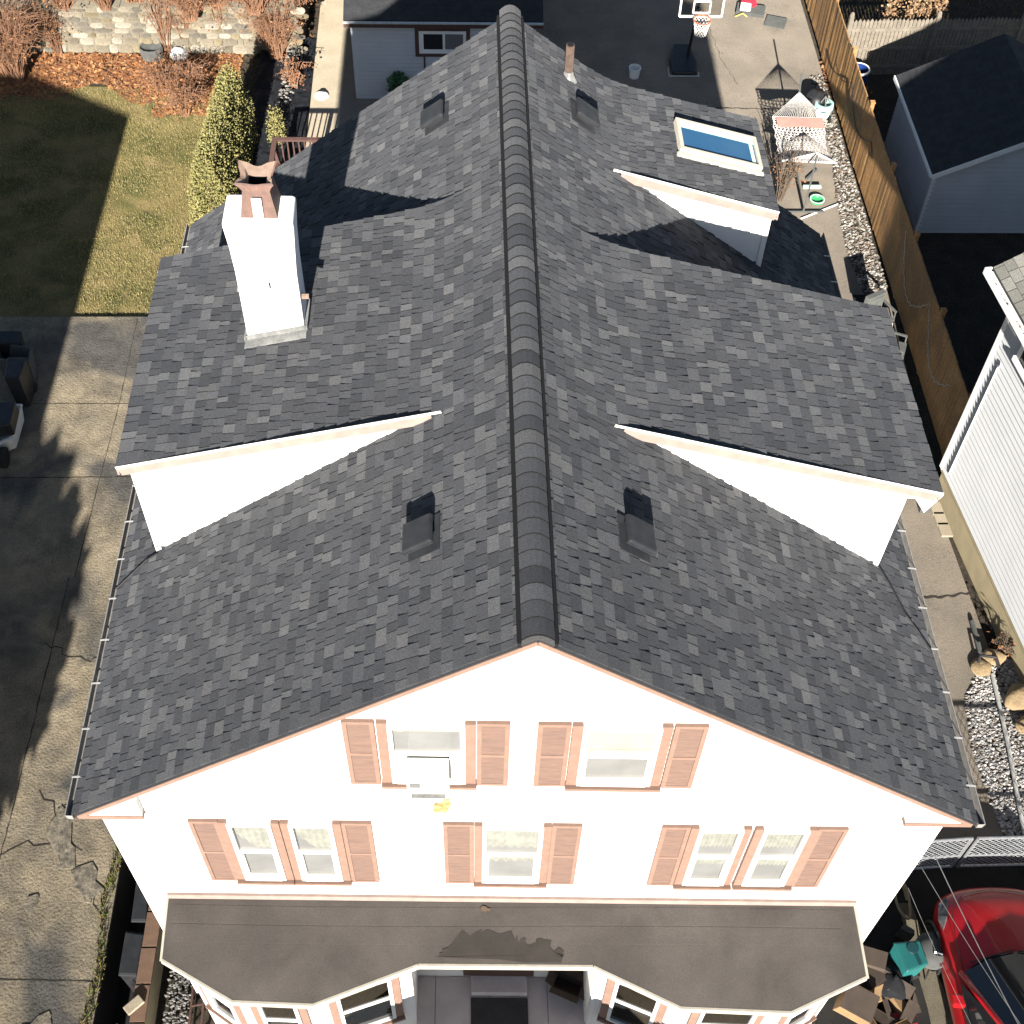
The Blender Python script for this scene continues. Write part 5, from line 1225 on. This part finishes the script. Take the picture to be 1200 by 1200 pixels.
b = MB(); b.lathe([(.05,0),(.05,.03),(.03,.06),(0,.07)], 10, at(1145,781,.0)); b.lathe([(.05,0),(.05,.03),(.03,.06),(0,.07)], 10, at(1172,785,.0)); b.build('foot', 'alum', pm)
q = at(1178,758,.2)
dry_shrub((q.x,q.y,0), .5, .35, 22, 'low dark twiggy plant against the tan foundation', 'bark', 60, .012)

# ------------------------------------------------------------------ yard: basketball hoop, hammock, toys
ho = empty('basketball_hoop', (5.6,25.6,0), 'portable basketball hoop with clear backboard on a black base', 'basketball hoop')
b = MB(); b.prism([(5.10,24.95),(5.78,24.95),(5.84,25.5),(5.72,26.2),(5.25,26.2),(5.08,25.5)], .02, lambda x,y: .12+.10*(y-24.95)); b.build('base', 'black', ho, bevel=.04)
b = MB(); b.tube([(5.02,24.9,.03),(5.85,24.9,.03)], .018, 6); b.tube([(5.02,24.9,.03),(5.02,25.3,.03)], .018, 6); b.tube([(5.85,24.9,.03),(5.85,25.1,.03)], .018, 6); b.build('base_frame', 'alum', ho)
bx0, bx1, by = 4.86, 5.95, 23.75
b = MB(); b.tube([(5.62,25.75,.15),(5.55,25.0,1.7),(5.44,24.25,2.75)], .045, 8); b.build('pole', 'black', ho)
b = MB(); b.tube([(5.44,24.28,2.72),(5.41,by+.03,2.9)], .03, 6); b.tube([(5.5,24.6,2.2),(5.41,by+.03,2.62)], .025, 6); b.build('brace', 'black', ho)
z0, z1 = 2.5, 3.22
b = MB()
for a, c_ in (((bx0,z0),(bx1,z0)),((bx0,z1),(bx1,z1)),((bx0,z0),(bx0,z1)),((bx1,z0),(bx1,z1))): b.bar((a[0],by,a[1]),(c_[0],by,c_[1]),.045,.045)
bo = b.build('backboard_frame', 'white', ho)
b = MB()
for a, c_ in (((5.2,2.6),(5.62,2.6)),((5.2,2.92),(5.62,2.92)),((5.2,2.6),(5.2,2.92)),((5.62,2.6),(5.62,2.92))): b.bar((a[0],by-.008,a[1]),(c_[0],by-.008,c_[1]),.04,.035)
b.build('target_square', 'white', bo)
b = MB(); b.box(bx0+.02,bx1-.02,by-.003,by+.003,z0+.02,z1-.02); b.build('backboard', 'clear', bo)
b = MB(); rc_ = (5.41,by-.30,2.58); b.tube([(rc_[0]+.225*math.cos(t*.3927),rc_[1]+.225*math.sin(t*.3927),rc_[2]) for t in range(17)], .014, 6); b.bar((5.41,by-.02,2.57),(5.41,by-.09,2.57),.14,.03); b.build('rim', 'orange', ho)
b = MB()
for k in range(14):
    for sg in (-1,1):
        pts = []
        for i in range(8):
            t = 2*math.pi*k/14+sg*i*.224; r_ = .22-.011*i if i < 6 else .15; pts.append((rc_[0]+r_*math.cos(t),rc_[1]+r_*math.sin(t),rc_[2]-.058*i))
        b.tube(pts, .008, 3, cap=False)
b.build('net', 'rope', ho)

# hammock
hm = empty('hammock', (7.9,21,0), 'white rope hammock with coral pillow strip hung on a metal stand', 'hammock')
HA, HB = at(937,108,1.30), Vector((7.84,19.25,1.62))        # hanging points
c1 = (Vector((7.17,21.42,1.12)), Vector((8.53,21.36,1.12))); c2 = (Vector((7.12,19.70,1.05)), Vector((8.52,19.62,1.05)))
b = MB(); b.tube(c1, .022, 8); b.build('spreader_bar', 'rope', hm); b = MB(); b.tube(c2, .022, 8); b.build('spreader_bar', 'rope', hm)
b = MB(); n = 26
for i in range(n+1):
    s = i/n; p, q = c1[0].lerp(c1[1], s), c2[0].lerp(c2[1], s); mid = []
    for k in range(15):
        t = k/14; wv = .022*(1 if (k+i) % 2 else -1) if 0 < k < 14 else 0
        pinch = 1-.12*math.sin(math.pi*t); cxm = (c1[0].lerp(c2[0], t)+c1[1].lerp(c2[1], t))/2
        pt = p.lerp(q, t); pt = cxm+(pt-cxm)*pinch; mid.append(pt+Vector((wv,0,-.38*math.sin(math.pi*t)*(1-.35*(2*s-1)**2))))
    b.tube(mid, .011, 3, cap=False)
for k in range(1, 28):
    t = k/28; pts = []
    for i in range(27):
        s = i/26; pinch = 1-.12*math.sin(math.pi*t); cxm = (c1[0].lerp(c2[0], t)+c1[1].lerp(c2[1], t))/2; pt = c1[0].lerp(c1[1], s).lerp(c2[0].lerp(c2[1], s), t); pt = cxm+(pt-cxm)*pinch
        pts.append(pt+Vector((0,.022*(1 if i % 2 else -1),-.38*math.sin(math.pi*t)*(1-.35*(2*s-1)**2))))
    b.tube(pts, .010, 3, cap=False)
b.build('net', 'rope', hm)
b = MB()
for i in range(n+1):
    s = i/n; b.tube([c1[0].lerp(c1[1], s), HA], .0065, 3, cap=False)
b.build('hanging_rope', 'rope', hm); b = MB()
for i in range(n+1):
    s = i/n; b.tube([c2[0].lerp(c2[1], s), HB], .005, 3, cap=False)
b.build('hanging_rope', 'rope', hm)
b = MB(); pts = []
for i in range(13):
    s = i/12; a = c1[0].lerp(c1[1], .06+.88*s); pts.append((a+Vector((0,-.05,.03)), a+Vector((0,-.38,-.02-.02*math.sin(s*9)))))
for (a, c_), (d, e) in zip(pts[:-1], pts[1:]): b.face([a,c_,e,d]); 
b.build('pillow', 'coral', hm)
b = MB(); b.tube([at(939,87,1.7),HA,(7.98,22.2,.5),(7.96,21.9,.06)], .025, 8); b.tube([(7.96,21.9,.05),(7.78,19.0,.05)], .03, 8); b.tube([(7.78,19.0,.06),(7.70,18.75,.8),(7.82,19.15,1.62)], .022, 8)
b.tube([(7.4,21.9,.04),(8.5,21.9,.04)], .028, 8); b.tube([(7.25,19.0,.04),(8.3,19.0,.04)], .028, 8); b.build('stand', 'greyplastic', hm)
# small things on the paving
b = MB(); q = at(957,236,0); b.lathe([(0,.02),(.13,.02),(.16,.07),(.185,.075),(.185,.06),(.15,0),(0,0)], 22, (q.x,q.y,.0)); gb_ = tag(b.build('bowl', 'green'), 'round green bowl with pale rim on the paving near the white pole', 'bowl')
b = MB(); b.lathe([(.155,.074),(.165,.086),(.188,.084),(.188,.07)], 22, (q.x,q.y,.0)); b.build('rim', 'mintpale', gb_)
b = MB(); b.tube([at(939,256,.02),at(982,239,.02)], .022, 8); tag(b.build('white_pole', 'white'), 'white pole lying across the paving behind the house', 'pole')
b = MB(); p0, p1 = at(941,219,.08), at(962,219,.08); b.bar(p0,p1,.09,.07); tag(b.build('mint_beam', 'mintpale', bevel=.01), 'short mint coloured bar on the paving beyond the green bowl', 'bar')
b = MB(); b.bar(at(945,210,.03),at(957,199,.03),.05,.05); tag(b.build('steel_bar', 'greyplastic'), 'short dark bar lying by the foot of the hammock', 'bar')
rt = empty('ride_on_toy', (9.05,23.2,0), 'mint and white ride-on toy with black hood beside the cedar fence', 'toy')
q = at(966,122,.3)
b = MB(); b.lathe([(0,.10),(.2,.11),(.26,.2),(.25,.34),(.2,.36),(.17,.26),(0,.22)], 18, (q.x,q.y,0)); b.build('body', 'mint', rt, smooth=True)
b = MB(); b.lathe([(0,.12),(.17,.13),(.2,.24),(.16,.30),(.1,.28),(0,.22)], 16, (q.x-.08,q.y-.28,0)); b.build('seat', 'mintpale', rt, smooth=True)
b = MB(); b.tube([(q.x-.12,q.y-.05,.38),(q.x,q.y+.05,.5),(q.x+.14,q.y-.05,.38)], .02, 6); b.tube([(q.x,q.y+.05,.5),(q.x,q.y-.15,.34)], .02, 6); b.build('handlebar', 'acdark', rt)
b = MB(); b.lathe([(.28,.12),(.3,.3),(.22,.45),(0,.5)], 16, (q.x-.16,q.y+.28,0)); b.build('hood', 'black', rt, smooth=True)
for dx, dy in ((-.22,.1),(.22,.1),(-.2,-.35),(.12,-.35)):
    b = MB(); b.tube([(q.x+dx-.03,q.y+dy,.09),(q.x+dx+.03,q.y+dy,.09)], .09, 12); b.build('wheel', 'rubber', rt)
# heap of toys
q = at(880,10,.1)
b = MB(); b.box(-.42,.42,-.28,.28,0,.10); b.xform(Matrix.Translation(q-Vector((0,0,.1))) @ Matrix.Rotation(-.25,4,'Z')); tag(b.build('toy_tray', 'greyplastic', bevel=.02), 'flat grey tray under the heap of toys at the top of the yard', 'tray')
b = MB(); V = []
for i in range(8):
    for j in range(12):
        t = math.pi*.5*i/7; a = 2*math.pi*j/12; V.append((q.x-.05+.26*math.sin(t)*math.cos(a), q.y+.22+.2*math.sin(t)*math.sin(a), .11+.2*math.cos(t)*(1+.2*noise.noise((i,j,0)))))
b.add(V, [(i*12+j,i*12+(j+1) % 12,(i+1)*12+(j+1) % 12,(i+1)*12+j) for i in range(7) for j in range(12)]); tag(b.build('red_toy', 'redcloth', smooth=True), 'red toy car shell on the grey tray', 'toy')
b = MB(); b.prism([(q.x-.36,q.y-.16),(q.x-.05,q.y-.2),(q.x+.0,q.y+.05),(q.x-.3,q.y+.12)], .11, lambda x,y: .24+.1*(y-q.y)); tag(b.build('white_toy', 'white', bevel=.03), 'white toy part beside the red toy shell', 'toy')
b = MB(); b.tube([(q.x-.5,q.y-.3,.02),(q.x-.3,q.y-.35,.15),(q.x-.15,q.y-.3,.02)], .02, 6); tag(b.build('yellow_handle', 'yellow'), 'bent yellow handle at the front of the toy tray', 'handle')
q2 = at(909,26,.02); b = MB(); b.box(-.3,.3,-.26,.26,0,.03); b.xform(Matrix.Translation((q2.x,q2.y,.01)) @ Matrix.Rotation(-.35,4,'Z') @ Matrix.Rotation(.06,4,'X')); tag(b.build('grey_board', 'greyplastic'), 'flat grey board lying right of the toy tray', 'board')
# dry climbing plant and a planter at the back corner of the house, tarp and garden chairs by the fence
q = at(925,215,.5); dry_shrub((q.x-.15,q.y,0), 1.5, .55, 40, 'dead climbing plant at the rear corner of the house below the hammock', 'bark', 120, .014)
b = MB()
for i in range(9):
    for j in range(9):
        x = 8.42+.72*i/8; y = 14.4+1.5*j/8; b.v.append((x,y,.05+.10*abs(noise.noise((x*5,y*4,9)))))
for i in range(8):
    for j in range(8): b.f.append((i*9+j,(i+1)*9+j,(i+1)*9+j+1,i*9+j+1)); b.mi.append(0); b.c.append(None)
tag(b.build('blue_tarp', 'tarp'), 'crumpled dark blue tarp between the dormer edge and the cedar fence', 'tarp')
def chair(c0, rz, label):
    r0 = empty('garden_chair', c0, label, 'chair', 'grey garden chairs stacked by the fence'); mt = Matrix.Translation(Vector(c0)) @ Matrix.Rotation(rz,4,'Z')
    def bd(b, nm, m_): b.xform(mt); return b.build(nm, m_, r0)
    b = MB(); b.box(-.24,.24,-.24,.22,.42,.46); bd(b, 'seat', 'greyplastic')
    b = MB(); b.prism([(-.24,.22),(.24,.22),(.26,.34),(-.26,.34)], .44, .92); b.box(-.2,.2,.2,.23,.5,.85); bd(b, 'backrest', 'greyplastic')
    for x, y in ((-.22,-.22),(.22,-.22),(-.22,.22),(.22,.22)):
        b = MB(); b.tube([(x,y,.42),(x*1.15,y*1.15,0)], .018, 6); bd(b, 'leg', 'alum')
    for x in (-.26,.26): 
        b = MB(); b.bar((x,-.2,.64),(x,.24,.66),.05,.03); b.tube([(x,-.18,.64),(x,-.2,.42)], .016, 6); bd(b, 'armrest', 'greyplastic')
chair((8.72,14.75,0), .5, 'grey garden chair nearest the blue tarp'); chair((8.85,13.75,0), 1.2, 'grey garden chair half hidden behind the dormer roof, nearest the street')

# ------------------------------------------------------------------ left side: bins in the sunken area, capped wall, trash in the driveway
cart('wheeled_bin', [at(153,1080,.1),at(171,1080,.1),at(176,1032,.1),at(160,1028,.1)], .1, 1.1, 'black', 'ventcap', 'black wheeled bin with dusty flat lid in the sunken area, farther from the street', 'bin', 'bins in the sunken area')
cart('wheeled_bin', [at(138,1143,.1),at(160,1144,.1),at(169,1093,.1),at(147,1090,.1)], .1, 1.1, 'black', 'ventcap', 'black wheeled bin in the sunken area, nearer the street, twigs beside it', 'bin', 'bins in the sunken area')
cwl = empty('capped_wall', (-5.55,.2,0), 'low wall with brown paver caps beside the black bins', 'wall')
b = MB(); b.box(-5.60,-5.46,-3,1.75,-.1,.545); b.build('wall_body', 'foundation', cwl)
yy = 1.75
while yy > -2.6:
    b = MB(); t = (1.75-yy)*.012; b.box(-5.655-t,-5.43-t,yy-.545,yy-.012,.55,.60); b.build('cap_paver', 'cap', cwl, bevel=.006); yy -= .56
q = at(157,1178,.63); b = MB(); b.box(-.14,.14,-.075,.075,0,.07); b.xform(Matrix.Translation((q.x,q.y,.605)) @ Matrix.Rotation(.75,4,'Z')); tag(b.build('loose_brick', 'tan', bevel=.012), 'pale loose brick lying across the brown wall caps', 'brick')
q = at(150,1190,-.3); dry_shrub((q.x-.0,-.45,-1.1), 1.35, .22, 16, 'thin dry canes standing in the sunken area below the loose brick', 'twig', 0, .008)
gl_ = empty('iron_grate', (-4.9,-.3,0), 'rusty iron grate leaning along the gravel by the house wall', 'grate')
b = MB(); b.tube([(-4.93,.55,.05),(-4.88,-1.4,.05)], .02, 6); b.tube([(-4.72,.55,.16),(-4.68,-1.4,.16)], .02, 6)
for i in range(7): b.tube([(-4.93+.007*i,.5-.3*i,.05),(-4.72+.006*i,.5-.3*i,.16)], .014, 5)
b.build('frame', 'brownwood', gl_)

def tub(name, quad, z0, z1, m_, label, cat, open_=True, lid=None):
    P = [Vector((p[0],p[1],0)) for p in quad]; c0 = sum(P, Vector())/4; r0 = empty(name, (c0.x,c0.y,z0), label, cat); b = MB()
    o = [c0+(p-c0)*.86 for p in P]; i1 = [c0+(p-c0)*.92 for p in P]; i0 = [c0+(p-c0)*.78 for p in P]
    L_ = [(o,z0),(P,z1-.05),([c0+(p-c0)*1.05 for p in P],z1-.05),([c0+(p-c0)*1.05 for p in P],z1),(i1,z1),(i0,z0+.06)]
    V = [(p.x,p.y,z) for ring, z in L_ for p in ring]
    F = [(i+4*l,(i+1) % 4+4*l,4*(l+1)+(i+1) % 4,4*(l+1)+i) for l in range(5) for i in range(4)]+[(20,21,22,23),(3,2,1,0)]
    b.add(V, F); b.build('body', m_, r0, bevel=.012)
    if lid:
        b = MB(); q = [c0+(p-c0)*.9 for p in P]; b.add([(p.x,p.y,z1+.002) for p in P]+[(p.x,p.y,z1+.10) for p in q], [(3,2,1,0),(4,5,6,7)]+[(i,(i+1) % 4,4+(i+1) % 4,4+i) for i in range(4)]); b.build('lid', lid, r0, bevel=.02)
    return r0
def quad(*uv, z): return [at(u,v,z) for u,v in uv]
cart('black_cart', quad((4,443),(22,443),(31,418),(8,418),z=.95), .95, .95, 'black', 'black', 'tall black cart with a square lid in the shaded driveway')
tub('grey_tote', quad((-6,420),(33,424),(37,407),(-6,400),z=.75), .0, .75, 'greyplastic', 'open grey tote holding a coil, behind the black cart', 'tote')
q = at(20,415,.35); b = MB(); b.tube([(q.x+.1*math.cos(t*.4),q.y+.1*math.sin(t*.4),.42+.01*t/4) for t in range(34)], .022, 6); tag(b.build('hose_loop', 'alum'), 'pale coil lying inside the grey tote', 'coil')
cart('dark_bin', quad((-8,402),(26,402),(25,387),(-8,387),z=.8), .8, .8, 'black', 'ventcap', 'dark bin behind the grey tote, closest to the lawn')
tub('white_cart', quad((-8,522),(14,512),(25,474),(-8,474),z=.45), .05, .45, 'acwhite', 'white plastic garden cart carrying a black box', 'cart')
b = MB(); qq = quad((-8,500),(12,497),(18,470),(-8,470),z=.8); b.prism([(p.x,p.y) for p in qq], .46, .8); tag(b.build('black_box', 'black', bevel=.03), 'black box sitting in the white garden cart', 'box')
b = MB(); q = at(4,537,.2); b.tube([(q.x-.06,q.y,.22),(q.x+.06,q.y,.22)], .22, 18); b.tube([(q.x-.07,q.y,.22),(q.x+.07,q.y,.22)], .08, 12); tag(b.build('cart_wheel', 'rubber'), 'black wheel standing in front of the white cart', 'wheel')

# ------------------------------------------------------------------ neighbours outside the picture whose shade falls into it, and foliage added to shade the porch
nl = empty('west_house', (-14.5,3,0), 'plain neighbour house across the driveway on the left, out of the picture', 'house')
b = MB(); hx = -10.6; hy = 7.3
b.box(hx-7,hx-.2,-6,hy-.3,0,6.0); b.build('wall', 'bluewhite', nl)
b = MB(); b.add([(hx,-6.3,6.0),(hx,hy,6.0),(hx-7.4,hy,6.0),(hx-7.4,-6.3,6.0),(hx-3.7,-6.3,8.0),(hx-3.7,hy-3,8.0)], [(0,1,5,4),(1,2,5),(2,3,4,5),(3,0,4),(3,2,1,0)]); b.build('roof', 'darkshade', nl)
def shade_tree(c0, rad, z0, z1, n, label):
    r0 = empty('street_tree', c0, label, 'tree'); C_ = Vector(c0); b = MB(); b.tube([C_, C_+Vector((.1,0,z0)), C_+Vector((0,0,z1*.9))], [.2,.16,.05], 8); b.build('trunk', 'bark', r0); b = MB()
    def pl():
        while True:
            u = Vector((rnd(-1,1),rnd(-1,1),rnd(-1,1)))
            if u.length < 1 and noise.noise(u*2.2+C_) > rnd(-.75,-.1): break
        return C_+Vector((u.x*rad,u.y*rad,(z0+z1)/2+u.z*(z1-z0)/2))
    leafcloud(b, n, pl, [(.04,.07,.02),(.06,.09,.03)], (.10,.22)); b.build('crown', 'leafy', r0)
shade_tree((-11.25,-6.8,0), 2.4, 2.7, 7.0, 9000, 'leafy street tree out of the picture at the lower left')
def hedge(x0, x1, y0, y1, z1, n, label):  # added unseen leaf band, open below, sized to shade the porch entry
    r0 = empty('porch_shade_foliage', ((x0+x1)/2,(y0+y1)/2,0), label, 'hedge'); b = MB()
    for k in range(4): x = x0+(x1-x0)*(k+.5)/4; b.tube([(x,(y0+y1)/2,0),(x,(y0+y1)/2,z1*.8)], [.06,.03], 6)
    b.build('trunk', 'bark', r0); b = MB(); leafcloud(b, n, lambda: (rnd(x0,x1),rnd(y0,y1),rnd(2.0,z1)), [(.03,.05,.015),(.04,.06,.02)], (.08,.16)); b.build('foliage', 'leafy', r0)
hedge(-1.9, 2.3, -4.2, -3.8, 3.25, 14000, 'unseen band of foliage added in front of the porch to shade its entry')
